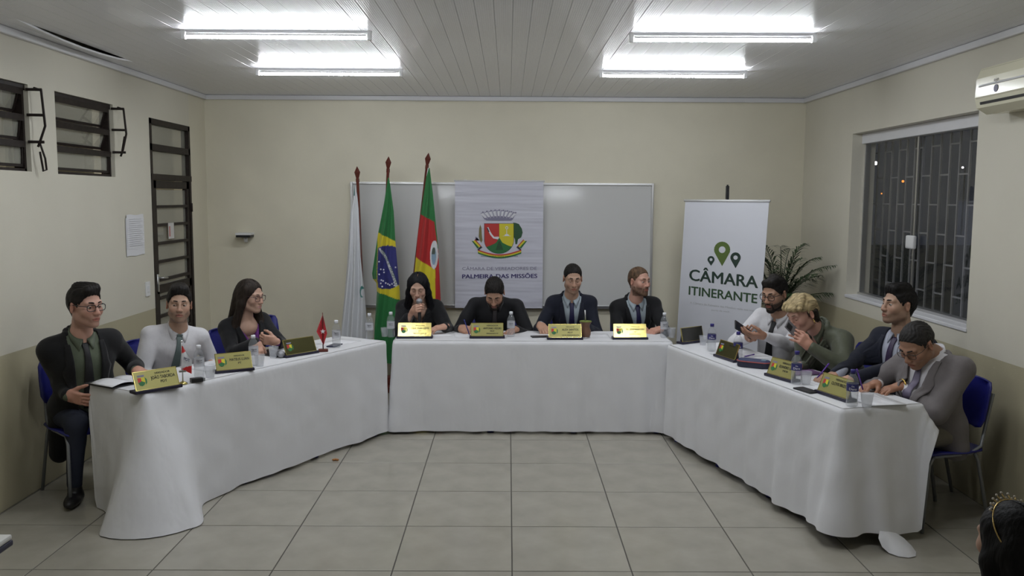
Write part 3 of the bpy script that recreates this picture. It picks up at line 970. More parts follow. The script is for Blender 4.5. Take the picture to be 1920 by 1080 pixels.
base = rTL + ru * WID / 2 + rd * HGT
rb = thing('pull_up_banner', 'white banner with green map pins on a stand in the right corner', 'banner', (base[0], base[1], 0))
o3 = np.array(rb.location)
if np.dot(rn, fw) < 0: rn = -rn       # rn points away from the camera
q = [rTL, rTL + ru * WID, rTL + ru * WID + rd * HGT, rTL + rd * HGT]
q = q + [p + rn * 0.004 for p in q]
M_vin2 = mat('banner_fabric', (0.66, 0.67, 0.72), 0.42, bump=(4.0, 0.2, 0.02))
part('sheet', MB().add([p - o3 for p in q], [(0, 1, 2, 3), (7, 6, 5, 4), (0, 4, 5, 1), (1, 5, 6, 2), (2, 6, 7, 3), (3, 7, 4, 0)]), M_vin2, rb)
part('top_rail', MB().tube([rTL - ru * 0.01 - o3, rTL + ru * (WID + 0.01) - o3], 0.011, 8), M_white, rb, True)
part('bottom_rail', MB().tube([rTL + rd * HGT - ru * 0.01 - o3, rTL + rd * HGT + ru * (WID + 0.01) - o3], 0.012, 8), M_white, rb, True)
tp = rpl(1360, 378) + rn * 0.03
part('pole', MB().tube([tp + np.array([0, 0, 0.15]) - o3, tp + np.array([0, 0, -1.2]) + rn * 0.05 - o3], 0.009, 8), M_black, rb, True)
part('pole_clip', MB().box((-0.014, -0.014, -0.03), (0.014, 0.014, 0.09), M=Matrix.Translation(tuple(tp - o3 + np.array([0, 0, 0.05]))), bev=0.004), M_black, rb)
cr = tp + np.array([0, 0, -1.15]) + rn * 0.05
for s in (-1, 1):
    part('foot', MB().tube([cr - o3, np.array([cr[0] + s * ru[0] * 0.35 + rn[0] * 0.2, cr[1] + s * ru[1] * 0.35 + rn[1] * 0.2, 0.01]) - o3], 0.009, 8), M_black, rb, True)
part('foot', MB().tube([cr - o3, np.array([cr[0] - rn[0] * 0.1, cr[1] - rn[1] * 0.1, 0.01]) - o3], 0.009, 8), M_black, rb, True)
C_olive = mat('print_olive', (0.10, 0.155, 0.035), 0.5); C_pine = mat('print_pine', (0.022, 0.045, 0.032), 0.5)
C_mid = mat('print_mid_green', (0.04, 0.085, 0.04), 0.5); C_pale = mat('print_pale_grey', (0.45, 0.46, 0.46), 0.5)


def pin(cx, cy, r, hh, m):
    ang = np.linspace(math.radians(150), math.radians(390), 22)
    outer = [(cx + r * math.cos(a_), cy + r * math.sin(a_)) for a_ in ang]
    inner = [(cx + r * 0.42 * math.cos(a_), cy + r * 0.42 * math.sin(a_)) for a_ in np.linspace(0, 2 * math.pi, 20, endpoint=False)]
    # ring built as strips so that the hole stays open
    mb = MB()
    full = [(cx + r * math.cos(a_), cy + r * math.sin(a_)) for a_ in np.linspace(0, 2 * math.pi, 20, endpoint=False)]
    tip = (cx, cy + hh)
    bo = lambda a_: a_
    vs = []
    out2 = []
    for a_ in np.linspace(0, 2 * math.pi, 20, endpoint=False):
        x, y = cx + r * math.cos(a_), cy + r * math.sin(a_)
        if math.sin(a_) > 0.5:      # lower part (image y down) stretched to the tip
            f = (math.sin(a_) - 0.5) / 0.5
            y = cy + r * 0.5 + (hh - r * 0.5) * f
            x = cx + r * 0.866 * (1 - f) * (1 if math.cos(a_) > 0 else -1)
        out2.append((x, y))
    P = [rpl(*p) - rn * 0.0015 - o3 for p in out2] + [rpl(*p) - rn * 0.0015 - o3 for p in inner]
    mb.add(P, [(i, (i + 1) % 20, 20 + (i + 1) % 20, 20 + i) for i in range(20)])
    part('map_pin', mb, m, rb)


Z6 = lambda x, y: (1260 + x * 0.31479, 340 + y * 0.31479)
pin(*Z6(299, 407), 48 * 0.3148, 98 * 0.3148, C_olive)
pin(*Z6(233, 466), 21 * 0.3148, 37 * 0.3148, C_pine)
pin(*Z6(379, 454), 31 * 0.3148, 64 * 0.3148, C_pine)


def rtext(body, L_, R_, cap, bold, m, name):
    pL, pR, pc = rpl(*Z6(*L_)), rpl(*Z6(*R_)), rpl(*Z6(*cap))
    w_ = np.linalg.norm(pR - pL); h_ = np.linalg.norm(pc - pL)
    tm = fit_text(body, w_, h_, bold)
    ex = unit(pR - pL); ez = unit(pc - pL); mid = (pL + pR) / 2
    part(name, MB().add([mid + ex * q[0] + ez * q[2] + rn * q[1] - rn * 0.0015 - o3 for q in tm.v], tm.f), m, rb)


rtext('CÂMARA', (102, 588), (513, 636), (104, 522), 0.03, C_pine, 'lettering_large')
rtext('ITINERANTE', (99, 674), (508, 726), (101, 623), 0.03, C_mid, 'lettering_middle')
rtext('A Câmara de Palmeira das Missões cada vez mais', (108, 727), (497, 777), (108, 716), 0.0, C_pale, 'lettering_small')
rtext('perto de você.', (236, 770), (345, 782), (236, 760), 0.0, C_pale, 'lettering_small')

# --- flags
M_wood = mat('varnished_wood', (0.11, 0.022, 0.014), 0.35)
FY = 8.36


def vcol_mesh(name, P, colors, m, flip=False):
    me = MB().grid(P, flip=flip).mesh(name, m, True)
    at = me.color_attributes.new('Col', 'FLOAT_COLOR', 'POINT')
    at.data.foreach_set('color', np.column_stack([colors.reshape(-1, 3), np.ones(colors.reshape(-1, 3).shape[0])]).ravel())
    return me


M_flag = mat('flag_cloth', (1, 1, 1), 0.65, attr='Col', bump=(30, 0.15, 0.004), sheen=0.2)
F6 = lambda x, y: (640 + x / 3.0, 280 + y / 3.0)


def interp(tab, y):
    ys_ = [t_[1] for t_ in tab]; xs_ = [t_[0] for t_ in tab]
    return np.interp(y, ys_, xs_)


def flag(label, tipz, pole_top, pole_bot, Ltab, Rtab, colour, fold_n, fold_a, yr, foot_y, name='standing_flag'):
    pt = PY(*F6(*pole_top), FY); pb = PY(*F6(*pole_bot), FY)
    d = (pb - pt); low = pt + d * ((pt[2] - 0.141) / (pt[2] - pb[2]))
    t = thing(name, label, 'flag', (low[0], FY, 0), 0, 'flags on wooden poles behind the table')
    o_ = np.array(t.location)
    sh0 = unit(pb - pt)
    part('pole', MB().tube([pt + sh0 * 0.1 + np.array([0, 0.012, 0]) - o_, low + np.array([0, 0.012, 0]) - o_], 0.014, 8), M_wood, t, True)
    fin = MB()
    fx = pt + np.array([0, 0.012, 0]) - o_
    for (s0, s1, w0, w1) in ((0.0, 0.055, 0.002, 0.028), (0.055, 0.115, 0.028, 0.012), (0.115, 0.15, 0.017, 0.017)):
        fin.tube([fx + sh0 * s0, fx + sh0 * s1], [w0, w1], 4 if s0 < 0.1 else 8, flat=0.8)
    part('finial', fin, M_wood, t)
    yy_ = np.linspace(yr[0], yr[1], 250); uu = np.linspace(0, 1, 80)
    P = np.zeros((250, 80, 3)); Cc = np.zeros((250, 80, 3))
    for i, y in enumerate(yy_):
        l, r_ = interp(Ltab, y), interp(Rtab, y)
        for j, u in enumerate(uu):
            x = l + (r_ - l) * u
            p = PY(*F6(x, y), FY - 0.02)
            g = min(1, (y - yr[0]) / 350)
            p[1] += fold_a * g * math.sin(fold_n * 2 * math.pi * u + 0.004 * y) - 0.03 * g * math.sin(math.pi * u) + 0.01 * math.sin(u * 17 + y * 0.01) * g
            P[i, j] = p - o_
            Cc[i, j] = colour(x, y, u)
    part('cloth', vcol_mesh('cloth', P, Cc, M_flag, flip=True), M_flag, t)
    return t


cW = np.array([0.62, 0.63, 0.65]); cG = np.array([0.012, 0.155, 0.035]); cY = np.array([0.62, 0.52, 0.015])
cB = np.array([0.02, 0.022, 0.16]); cR = np.array([0.42, 0.012, 0.012]); cT = np.array([0.02, 0.17, 0.15])


def col_white(x, y, u):
    if ((x - 118) / 14) ** 2 + ((y - 800) / 32) ** 2 < 1 and not ((x - 124) / 10) ** 2 + ((y - 804) / 22) ** 2 < 1: return cT
    if y < 260 and u < 0.35: return cT * 0.8
    return cW


def strip_x(y):      # centre of the white band on the blue disc
    t_ = np.clip((y - 562) / 205, 0, 1)
    return 219 + 93 * (t_ ** 0.72)


def col_brazil(x, y, u):
    dL = 478 + (x - 228) * 0.5
    if x < 203 + max(0, (545 - y)) * 0.0 and y < 730 and x < interp([(225, 470), (216, 560), (203, 780)], y): return cG
    if y < dL: return cG
    lo = 800 + (x - 200) * 0.36
    if y > lo: return cG
    bt = 540 + ((x - 262) / 46) ** 2 * 10
    bb = 786 - ((x - 255) / 52) ** 2 * 14
    if bt < y < bb and x > 206:
        if abs(x - strip_x(y)) < 7 and y > 556: return cW
        return cB
    return cY


def col_rs(x, y, u):
    if y < 190 and x < 492 - (y - 105) * 0.28: return cW
    rdiv = interp([(515, 250), (522, 400), (541, 540), (552, 640)], y)
    if y < 365 + (x - 445) * 0.55: return cG
    if x > rdiv and y < 640: return cG if y < 560 else cR
    e = ((x - 523 + (y - 593) * 0.02) / 23) ** 2 + ((y - 593) / 80) ** 2
    if e < 1:
        e2 = ((x - 521) / 13) ** 2 + ((y - 600) / 50) ** 2
        if e2 < 1:
            return np.array([0.06, 0.08, 0.06]) if y < 590 and abs(x - 519) < 9 else np.array([0.22, 0.32, 0.42])
        return cW
    if y > 608 + (x - 420) * 0.62:
        return cY if x < 530 else cR
    return cR


flag('furled white flag with a teal emblem, leftmost of the standing flags', 2.15, (87, 96), (96, 310),
     [(76, 200), (66, 280), (50, 350), (35, 600), (10, 900), (0, 1050), (-8, 1300)], [(78, 200), (90, 260), (97, 330), (110, 600), (130, 800), (140, 960), (150, 1300)], col_white, 2.5, 0.02, (200, 1250), 0)
flag('green Brazilian flag with blue disc standing between the white and the red flag', 2.24, (265, 40), (258, 200),
     [(262, 160), (240, 300), (205, 480), (172, 700), (176, 728), (196, 752), (200, 800), (188, 1000), (184, 1250)], [(268, 160), (275, 200), (295, 350), (305, 520), (320, 700), (328, 800), (332, 1250)], col_brazil, 1.6, 0.018, (160, 1200), 0)
flag('green, red and yellow flag with an oval emblem, rightmost standing flag', 2.27, (490, 20), (418, 640),
     [(486, 105), (455, 300), (430, 480), (420, 600), (412, 680), (396, 850), (380, 1150)], [(497, 105), (515, 250), (530, 400), (545, 540), (553, 700), (558, 815), (566, 1150)], col_rs, 1.4, 0.016, (105, 1150), 0)
br = bpy.data.objects['standing_flag.001']
ob_ = np.array(br.location)
stm = MB()
for (x, y) in ((212, 632), (222, 675), (238, 677), (240, 692), (213, 703), (278, 686), (305, 664), (225, 736), (222, 754), (235, 740), (250, 752), (262, 757), (272, 763), (285, 757), (297, 750), (230, 772), (298, 766)):
    p = PY(*F6(x, y), FY - 0.075) - ob_
    stm.add([(p[0] + 0.011 * math.cos(a_) * (1 if k % 2 == 0 else 0.45), p[1], p[2] + 0.011 * math.sin(a_) * (1 if k % 2 == 0 else 0.45)) for k, a_ in enumerate(np.linspace(0.314, 6.597, 10, endpoint=False))],
            [tuple(range(10))])
clo = [c for c in br.children if c.name.startswith('cloth')][0]
so = part('stars', stm, C_wht, clo); so['kind'] = 'stuff'
tx = 'ORDEM E PROGRESSO'
lt = MB()
for k, ch_ in enumerate(tx):
    if ch_ == ' ': continue
    y = 572 + (756 - 572) * (k / (len(tx) - 1)) ** 0.95
    x = strip_x(y); dx = strip_x(y + 6) - strip_x(y - 6)
    p0 = PY(*F6(x, y), FY - 0.075) - ob_
    ang = math.atan2(-12, dx)
    m_ = text_mb(ch_, 0.036, bold=0.0)
    c_, s_ = math.cos(ang), math.sin(ang)
    lt.add([(p0[0] + q[0] * c_ - (q[2] - 0.012) * s_, p0[1], p0[2] + q[0] * s_ + (q[2] - 0.012) * c_) for q in m_.v], m_.f)
lo_ = part('motto_lettering', lt, C_dgr, clo); lo_['kind'] = 'stuff'
fs_ = thing('flag_stand', 'wooden flag stand on the floor behind the middle table', 'stand', (-1.1, FY, 0))
part('stand_base', MB().box((-0.45, -0.13, 0), (0.55, 0.13, 0.06), bev=0.01), M_wood, fs_)
part('stand_board', MB().box((-0.45, -0.03, 0.06), (0.55, 0.05, 0.14), bev=0.008), M_wood, fs_)

# ------------------------------------------------------------------ palm
pp = PY(1492, 560, 7.85)
pl = thing('potted_palm', 'potted palm with long thin fronds in the right corner', 'plant', (2.50, 7.95, 0))
part('pot', MB().lathe([(0.0, 0), (0.14, 0), (0.18, 0.30), (0.19, 0.30), (0.19, 0.33), (0.165, 0.33), (0.155, 0.28), (0.0, 0.28)], 20), mat('clay_pot', (0.16, 0.06, 0.03), 0.7), pl, True)
part('trunk', MB().tube([(0, 0, 0.28), (0.01, 0, 0.6), (0, 0, 0.95)], [0.04, 0.032, 0.02], 10), mat('palm_trunk', (0.06, 0.05, 0.03), 0.8, bump=(60, 0.5)), pl, True)
M_leaf = mat('palm_leaf', (0.035, 0.065, 0.025), 0.45, var=0.35, vscale=9)
rg = np.random.RandomState(11)
frs = [(-0.35, 0.42, 0.30), (-0.22, 0.60, 0.1), (-0.05, 0.66, -0.1), (0.12, 0.62, 0.15), (0.28, 0.55, -0.15), (0.42, 0.34, 0.1), (0.40, 0.18, -0.2),
       (-0.30, 0.25, -0.25), (0.20, 0.40, -0.35), (-0.10, 0.45, -0.35), (0.05, 0.35, 0.35), (-0.42, 0.10, 0.1), (0.33, 0.05, 0.2), (0.0, 0.2, -0.42),
       (-0.40, 0.50, -0.05), (-0.15, 0.68, 0.2), (0.2, 0.68, 0.0), (0.36, 0.48, -0.3), (-0.45, 0.32, -0.1), (0.30, 0.30, 0.05), (-0.2, 0.5, -0.2), (0.1, 0.55, -0.25)]
for k, (ex, ez, ey) in enumerate(frs):
    mb = MB(); N = 26
    ctl = [np.array([0, 0, 0.85]), np.array([ex * 0.35, ey * 0.35, 0.9 + ez * 0.75]), np.array([ex * 1.0, ey, 0.88 + ez * 0.85])]
    cur = [(1 - u) ** 2 * ctl[0] + 2 * u * (1 - u) * ctl[1] + u * u * ctl[2] for u in np.linspace(0, 1, N)]
    mb.tube(cur, np.linspace(0.007, 0.002, N), 5)
    for i in range(4, N):
        tg = unit(cur[min(i + 1, N - 1)] - cur[i - 1]); sd = np.cross(tg, [0, 0, 1.0]); sd = unit(sd + 1e-6)
        ln = 0.20 * math.sin(math.pi * (0.12 + 0.85 * (i / N))) ** 0.8
        for s in (-1, 1):
            dr = unit(sd * s * 0.9 + tg * 0.75 + np.array([0, 0, -0.25]) + rg.uniform(-0.12, 0.12, 3))
            e_ = cur[i] + dr * ln + np.array([0, 0, -0.03 * ln / 0.2]); m_ = cur[i] + dr * ln * 0.5 + np.array([0, 0, 0.008])
            wv_ = np.cross(dr, [0, 0, 1.0]); wv_ = unit(wv_) * 0.0065
            mb.add([cur[i] - wv_ * 0.4, cur[i] + wv_ * 0.4, m_ + wv_, e_, m_ - wv_], [(0, 1, 2, 4), (4, 2, 3)])
    mb.v = [(min(q[0], 0.40), q[1], q[2]) for q in mb.v]
    part('frond', mb, M_leaf, pl)

# orange scrap on the floor
s_ = PZ(629, 864, 0.0)
mb = MB()
for k in range(3):
    mb.sphere((0.012 * (k - 1), 0.006 * (k % 2), 0.008), (0.013, 0.010, 0.008), 7, 5)
tag(part('crumpled_scrap', mb, mat('orange_scrap', (0.36, 0.14, 0.03), 0.7), None, True, loc=s_), 'small crumpled orange scrap lying on the tiles beside the left cloth', 'litter')
# ================================================================== THINGS ON THE TABLES
ZO = ZT + 0.0045
M_gold = mat('polished_brass', (0.62, 0.52, 0.18), 0.16, metal=0.92, bump=(5, 0.06, 0.02))
M_goldm = mat('satin_brass', (0.38, 0.35, 0.13), 0.38, metal=0.6)
M_darkrefl = mat('gold_dark_reflection', (0.035, 0.035, 0.03), 0.15, metal=0.3)  # gold mirror plate, the dark reflection is put into its base colour
M_dimrefl = mat('gold_dim_reflection', (0.09, 0.085, 0.03), 0.25, metal=0.7)  # gold plate too, darkened in colour to imitate what it reflects
M_baseblk = mat('navy_black_base', (0.012, 0.010, 0.03), 0.35)
M_letter = mat('engraved_black', (0.02, 0.02, 0.015), 0.6)
PWD, PHT = 0.245, 0.112


def nameplate(L_, R_, lines, label, face, tilt=22, crest=True, wide=None):
    a, b = PZ(*L_, ZO), PZ(*R_, ZO)
    mid = (a + b) / 2; d = b - a; rz = math.atan2(d[1], d[0])
    wv = wide or np.linalg.norm(d[:2]); w_ = min(max(wv, 0.22), 0.30)
    t = thing('nameplate', label, 'nameplate', (mid[0], mid[1], ZO), rz, 'nameplates along the table edges')
    part('base', MB().box((-w_ / 2, 0.0, 0), (w_ / 2, 0.075, 0.018), bev=0.004), M_baseblk, t)
    pw = w_ * 0.92
    Mt = Matrix.Translation((0, 0.015, 0.016)) @ Matrix.Rotation(R(-tilt), 4, 'X')
    pl_ = part('plate', MB().box((-pw / 2, 0, 0), (pw / 2, 0.004, PHT)), face, t)
    pl_.matrix_local = Mt
    bd = MB()
    for (lo, hi) in (((-pw / 2, -0.0012, 0), (pw / 2, 0.0052, 0.004)), ((-pw / 2, -0.0012, PHT - 0.004), (pw / 2, 0.0052, PHT)),
                     ((-pw / 2, -0.0012, 0), (-pw / 2 + 0.004, 0.0052, PHT)), ((pw / 2 - 0.004, -0.0012, 0), (pw / 2, 0.0052, PHT))):
        bd.box(lo, hi)
    part('rim', bd, M_gold, pl_)
    part('prop', MB().prism([(-0.0, 0.0), (0.045, 0.0), (0.03, 0.08)], -pw * 0.4, pw * 0.4, M=Matrix.Translation((0, 0.022, 0.017)) @ Matrix.Rotation(R(90), 4, 'Z')), M_baseblk, t)
    if crest:
        cx, cz = -pw * 0.335, PHT * 0.47; s = 0.028
        sh = lambda f0, f1: [(cx + s * 0.8 * u, cz + s * v) for u, v in f0]
        part('crest_red', MB().prism([(cx - s * 0.75, cz + s * 0.75), (cx, cz + s * 0.75), (cx, cz - s * 0.3), (cx - s * 0.7, cz - s * 0.3)], -0.001, 0), C_red, pl_)
        part('crest_yellow', MB().prism([(cx, cz + s * 0.75), (cx + s * 0.75, cz + s * 0.75), (cx + s * 0.7, cz - s * 0.3), (cx, cz - s * 0.3)], -0.001, 0), C_yel, pl_)
        part('crest_green', MB().prism([(cx - s * 0.72, cz - s * 0.3), (cx, cz + s * 0.05), (cx + s * 0.72, cz - s * 0.3), (cx + s * 0.45, cz - s * 0.8), (cx, cz - s), (cx - s * 0.45, cz - s * 0.8)], -0.0016, 0), C_grn, pl_)
        part('crest_crown', MB().prism([(cx - s * 0.8, cz + s * 1.3), (cx + s * 0.8, cz + s * 1.3), (cx + s * 0.6, cz + s * 0.95), (cx - s * 0.6, cz + s * 0.95)], -0.001, 0), C_gry, pl_)
        part('crest_leaf', MB().prism([(cx + s * 0.8, cz + s * 0.8), (cx + s * 1.15, cz + s * 0.3), (cx + s * 1.1, cz - s * 0.4), (cx + s * 0.75, cz - s * 0.8), (cx + s * 0.85, cz)], -0.001, 0), C_grn, pl_)
    zz = PHT - 0.028
    for k, (tx, hgt, wf) in enumerate(lines):
        tm = fit_text(tx, pw * wf, hgt, 0.03)
        part('lettering', MB().add([(q[0] + pw * 0.16, q[1] - 0.0008, q[2] + zz) for q in tm.v], tm.f), M_letter, pl_)
        zz -= (lines[k + 1][1] if k + 1 < len(lines) else 0) + 0.010
    return t


nameplate((254, 741), (343, 726), [('VEREADOR', 0.011, 0.36), ('JOÃO TABORDA', 0.019, 0.56), ('PDT', 0.015, 0.15)], 'gold nameplate reading JOÃO TABORDA at the near end of the left table', M_goldm)
nameplate((404, 701.7), (478, 694.5), [('VEREADOR', 0.009, 0.30), ('MATEUS LUAN', 0.017, 0.54), ('PT', 0.013, 0.09)], 'gold nameplate reading MATEUS LUAN on the left table', M_goldm)
nameplate((537, 672), (599, 661.5), [], 'gold nameplate with its dark reflection painted in, beside the small red flag', M_dimrefl)
nameplate((743, 635), (811, 635), [('VEREADORA', 0.008, 0.28), ('CLAUDIA LEITE', 0.015, 0.54), ('PT', 0.011, 0.08), ('SECRETARIA', 0.008, 0.40)], 'shining gold nameplate before the woman with the microphone', M_gold, 21.5)
nameplate((880, 635), (946.7, 635), [('VEREADOR', 0.010, 0.36), ('ANTONIO VIZORS', 0.015, 0.56), ('PDT', 0.011, 0.13), ('PRESIDENTE', 0.008, 0.36)], 'gold nameplate before the man bent over writing', M_goldm)
nameplate((1026, 637.5), (1093.7, 637.5), [('VEREADOR', 0.008, 0.26), ('ALEX SANTOS', 0.016, 0.50), ('PDT', 0.013, 0.15), ('VICE PRESIDENTE', 0.009, 0.52)], 'gold nameplate reading ALEX SANTOS beside the mate gourd', M_goldm)
nameplate((1148.7, 637), (1215.8, 637), [('VEREADOR', 0.008, 0.28), ('M. ZIMMERMAN', 0.014, 0.54), ('PP', 0.010, 0.08), ('SECRETARIO', 0.008, 0.36)], 'shining gold nameplate before the bearded man in the dark suit', M_gold, 21.5)
nameplate((1281, 646.5), (1324, 641), [], 'gold nameplate painted black for its dark reflection, at the far end of the right table', M_darkrefl, 14, crest=False)
nameplate((1336.7, 667.8), (1375, 680.5), [('VEREADOR', 0.009, 0.3)], 'dim gold nameplate before the man with the black tie', M_dimrefl, 20)
nameplate((1432, 704), (1483, 718.7), [('VEREADOR', 0.012, 0.42), ('ELEANDRO LIMA', 0.017, 0.56), ('MDB', 0.011, 0.2)], 'gold nameplate beside the pencil case on the right table', M_goldm)
nameplate((1526, 735.6), (1586, 755.6), [('VEREADOR', 0.012, 0.42), ('CLOVIS BRIZOLA', 0.017, 0.60)], 'gold nameplate nearest to the man in the grey blazer', M_goldm)

# ------------------------------------------------------------------ bottles and cups
M_pet = glassy('clear_bottle_plastic', (0.55, 0.58, 0.62), 0.14, 0.06)
M_water = glassy('bottled_water', (0.5, 0.55, 0.6), 0.10, 0.02)
M_cup = glassy('frosted_cup_plastic', (0.66, 0.68, 0.72), 0.24, 0.15)
M_capw = mat('white_cap', (0.75, 0.76, 0.8), 0.4); M_capb = mat('blue_cap', (0.025, 0.018, 0.17), 0.35)
M_labw = glassy('white_film_label', (0.66, 0.67, 0.72), 0.7, 0.2); M_labb = mat('blue_film_label', (0.03, 0.03, 0.15), 0.35)


def bottle_proto(kind):
    t = thing('water_bottle', 'x', 'bottle')
    r = 0.0315
    part('body', MB().lathe([(0.0, 0.002), (r * 0.75, 0.0), (r, 0.008), (r, 0.03), (r * 0.95, 0.035), (r, 0.042), (r, 0.085), (r * 0.96, 0.09), (r, 0.096), (r, 0.13),
                             (r * 0.93, 0.148), (r * 0.7, 0.166), (r * 0.42, 0.178), (r * 0.40, 0.186)], 20, cap=False), M_pet, t, True)
    part('water', MB().lathe([(0.0, 0.004), (r * 0.72, 0.003), (r * 0.95, 0.010), (r * 0.93, 0.12), (0, 0.12)], 16, cap=False), M_water, t, True)
    part('cap', MB().lathe([(0.0, 0.182), (0.0145, 0.182), (0.0145, 0.202), (0.0125, 0.204), (0.0, 0.204)], 16), M_capw if kind == 'w' else M_capb, t, True)
    lb = part('label_band', MB().lathe([(r + 0.0006, 0.072 if kind == 'w' else 0.088), (r + 0.0006, 0.128)], 20, cap=False), M_labw if kind == 'w' else M_labb, t, True)
    def wrap(txt, width, hgt, z, m, n):
        tm = fit_text(txt, width, hgt, 0.02)
        part(n, MB().add([((r + 0.0012 - q[1]) * math.sin(q[0] / r), -(r + 0.0012 - q[1]) * math.cos(q[0] / r), q[2] + z) for q in tm.v], tm.f), m, lb)
    if kind == 'w':
        wrap('água', 0.034, 0.010, 0.108, M_ink, 'lettering')
        wrap('mineral', 0.034, 0.006, 0.096, M_ink, 'lettering')
        part('print_block', MB().lathe([(r + 0.0009, 0.076), (r + 0.0009, 0.09)], 8, cap=False), mat('print_ink_dark', (0.06, 0.06, 0.09), 0.6), lb, True) if False else None
    else:
        wrap('Da', 0.014, 0.008, 0.112, C_wht, 'lettering')
        wrap('Dana', 0.040, 0.013, 0.095, C_wht, 'lettering')
    return t


BW, BB = bottle_proto('w'), bottle_proto('b')
used = {'w': False, 'b': False}


def bottle(kind, px, py, label, rz=0.0, lean=0.0):
    src = BW if kind == 'w' else BB
    o = src if not used[kind] else copy_tree(src)
    used[kind] = True
    p = PZ(px, py - 4, ZO)
    o.location = p; o.rotation_euler = (0, 0, rz)
    tag(o, label, 'bottle', 'water bottles on the tables')


bottle('w', 374, 712, 'clear water bottle beside the small white and red flag', 0.4)
bottle('w', 476, 689, 'white capped water bottle before the woman in the black blazer', 0.4)
bottle('w', 631, 655, 'white capped water bottle beside the small red flag', 0.2)
bottle('w', 693, 639, 'white capped water bottle at the far end of the left table', 0.1)
bottle('w', 733, 636, 'white capped water bottle left of the microphone woman\'s nameplate', 0.1)
bottle('w', 958, 635, 'white capped water bottle right of the writing man', 0)
bottle('w', 1245, 637, 'white capped water bottle at the right end of the middle table', 0)
bottle('b', 1334, 662, 'blue capped water bottle beside the darkened nameplate', -0.2)
bottle('b', 1383, 680, 'blue capped water bottle behind the pencil case', -0.2)
bottle('b', 1492.5, 724, 'blue capped water bottle before the woman in olive green', -0.3)
bottle('b', 1597, 766, 'blue capped water bottle nearest to the camera on the right table', -0.3)


def cup(px, py, label, s=1.0):
    p = PZ(px, py - 3, ZO)
    m = MB().lathe([(0.0, 0.003), (0.022, 0.003), (0.0225, 0.0), (0.024, 0.002), (0.034, 0.076), (0.0355, 0.078), (0.0345, 0.080), (0.0325, 0.076), (0.0235, 0.005)], 18, cap=False)
    o = part('plastic_cup', m, M_cup, None, True, loc=p)
    o.scale = (s, s, s)
    tag(o, label, 'cup', 'plastic cups on the tables')


cup(394, 711, 'clear plastic cup right of the bottle by the white and red flag')
cup(487, 690, 'clear plastic cup beside the second bottle on the left table')
cup(513, 674, 'clear plastic cup next to the microphone lying on the left table')
cup(721, 634, 'clear plastic cup left of the bottle at the corner of the middle table', 0.9)
cup(1259, 636, 'clear plastic cup beside the bottle at the right end of the middle table')
cup(1318, 650, 'clear plastic cup behind the darkened nameplate', 0.9)
cup(1511, 724, 'clear plastic cup beside the bottle of the woman in olive green')
cup(1625, 767, 'clear plastic cup nearest to the camera on the right table')


# ------------------------------------------------------------------ papers, pens, phones
def sheet(c, rz, w_, h_, label, name='paper_sheet', m=None, th=0.0012, cat='paper', z=ZO, lines=0, layers=1):
    t = thing(name, label, cat, (c[0], c[1], z), rz)
    for k in range(layers):
        P = np.array([[(w_ * (u - 0.5) + 0.004 * k, h_ * (v - 0.5) + 0.003 * k, th * (k + 1) + 0.0015 * k + 0.004 * (u - 0.5) ** 2 * 4 * (k > 0)) for u in np.linspace(0, 1, 6)] for v in np.linspace(0, 1, 4)])
        o = part('sheet', MB().grid(P), m or M_paper, t, True)
        sd = o.modifiers.new('s', 'SOLIDIFY'); sd.thickness = th
    if lines:
        mb = MB()
        zt2 = th * layers + 0.0015 * layers + 0.0012 + 0.004 * (layers > 1)
        for k in range(lines):
            y = h_ * (0.38 - 0.76 * k / max(1, lines - 1))
            mb.box((-w_ * 0.38, y, zt2), (w_ * (0.36 - 0.1 * (k % 3)), y + 0.004, zt2 + 0.0002))
        o = part('printed_lines', mb, MATS['grey_print'], t); o['kind'] = 'stuff'
    return t


aL = math.atan2(TL.u[1], TL.u[0]); aR = math.atan2(-TR.u[1], -TR.u[0])
c = TL.p(0.13, 0.37); book = thing('open_notebook', 'open notebook with printed pages at the near end of the left table', 'notebook', (c[0], c[1], ZO), aL)
part('cover', MB().box((-0.15, -0.11, 0), (0.15, 0.11, 0.006)), M_black, book)
for s in (-1, 1):
    P = np.array([[(s * 0.145 * u, 0.205 * (v - 0.5), 0.008 + 0.014 * math.sin(math.pi * (0.15 + 0.85 * u)) ** 1) for u in np.linspace(0, 1, 8)] for v in np.linspace(0, 1, 4)])
    o = part('page', MB().grid(P), M_paper, book, True); sd = o.modifiers.new('s', 'SOLIDIFY'); sd.thickness = 0.002
sheet(TL.p(0.72, 0.35), aL, 0.2, 0.28, 'white paper before the man in the white shirt on the left table', lines=0)
sheet(TL.p(1.50, 0.30), aL + 0.15, 0.3, 0.21, 'white printed papers before the woman in the black blazer', lines=6, layers=2)
c = TL.p(1.42, 0.20); sheet(c, aL, 0.16, 0.22, 'black notebook under the papers by the lying microphone', 'notebook', M_black, 0.003, 'notebook', ZO)
bpy.data.objects['notebook'].location = tuple(TL.p(1.30, 0.30, ZO))
sheet(TL.p(1.93, 0.26), aL, 0.30, 0.21, 'white paper beside the small red flag', lines=0)
c = TL.p(1.80, 0.18)
ph = thing('phone', 'dark phone lying behind the small red flag', 'phone', (c[0], c[1], ZO), aL + 0.3)
part('body', MB().box((-0.07, -0.036, 0), (0.07, 0.036, 0.009), bev=0.003), mat('phone_navy', (0.02, 0.025, 0.07), 0.3), ph)
ph2 = PZ(1012, 632, ZO)
ph = thing('phone', 'dark phone lying before the navy suited man', 'phone', (ph2[0], ph2[1], ZO), 0.2)
part('body', MB().box((-0.07, -0.036, 0), (0.07, 0.036, 0.009), bev=0.003), M_black, ph)
c = PZ(1512, 733, ZO)
ph = thing('phone', 'black phone lying by the nearest nameplate on the right table', 'phone', (c[0], c[1], ZO), aR + 0.1)
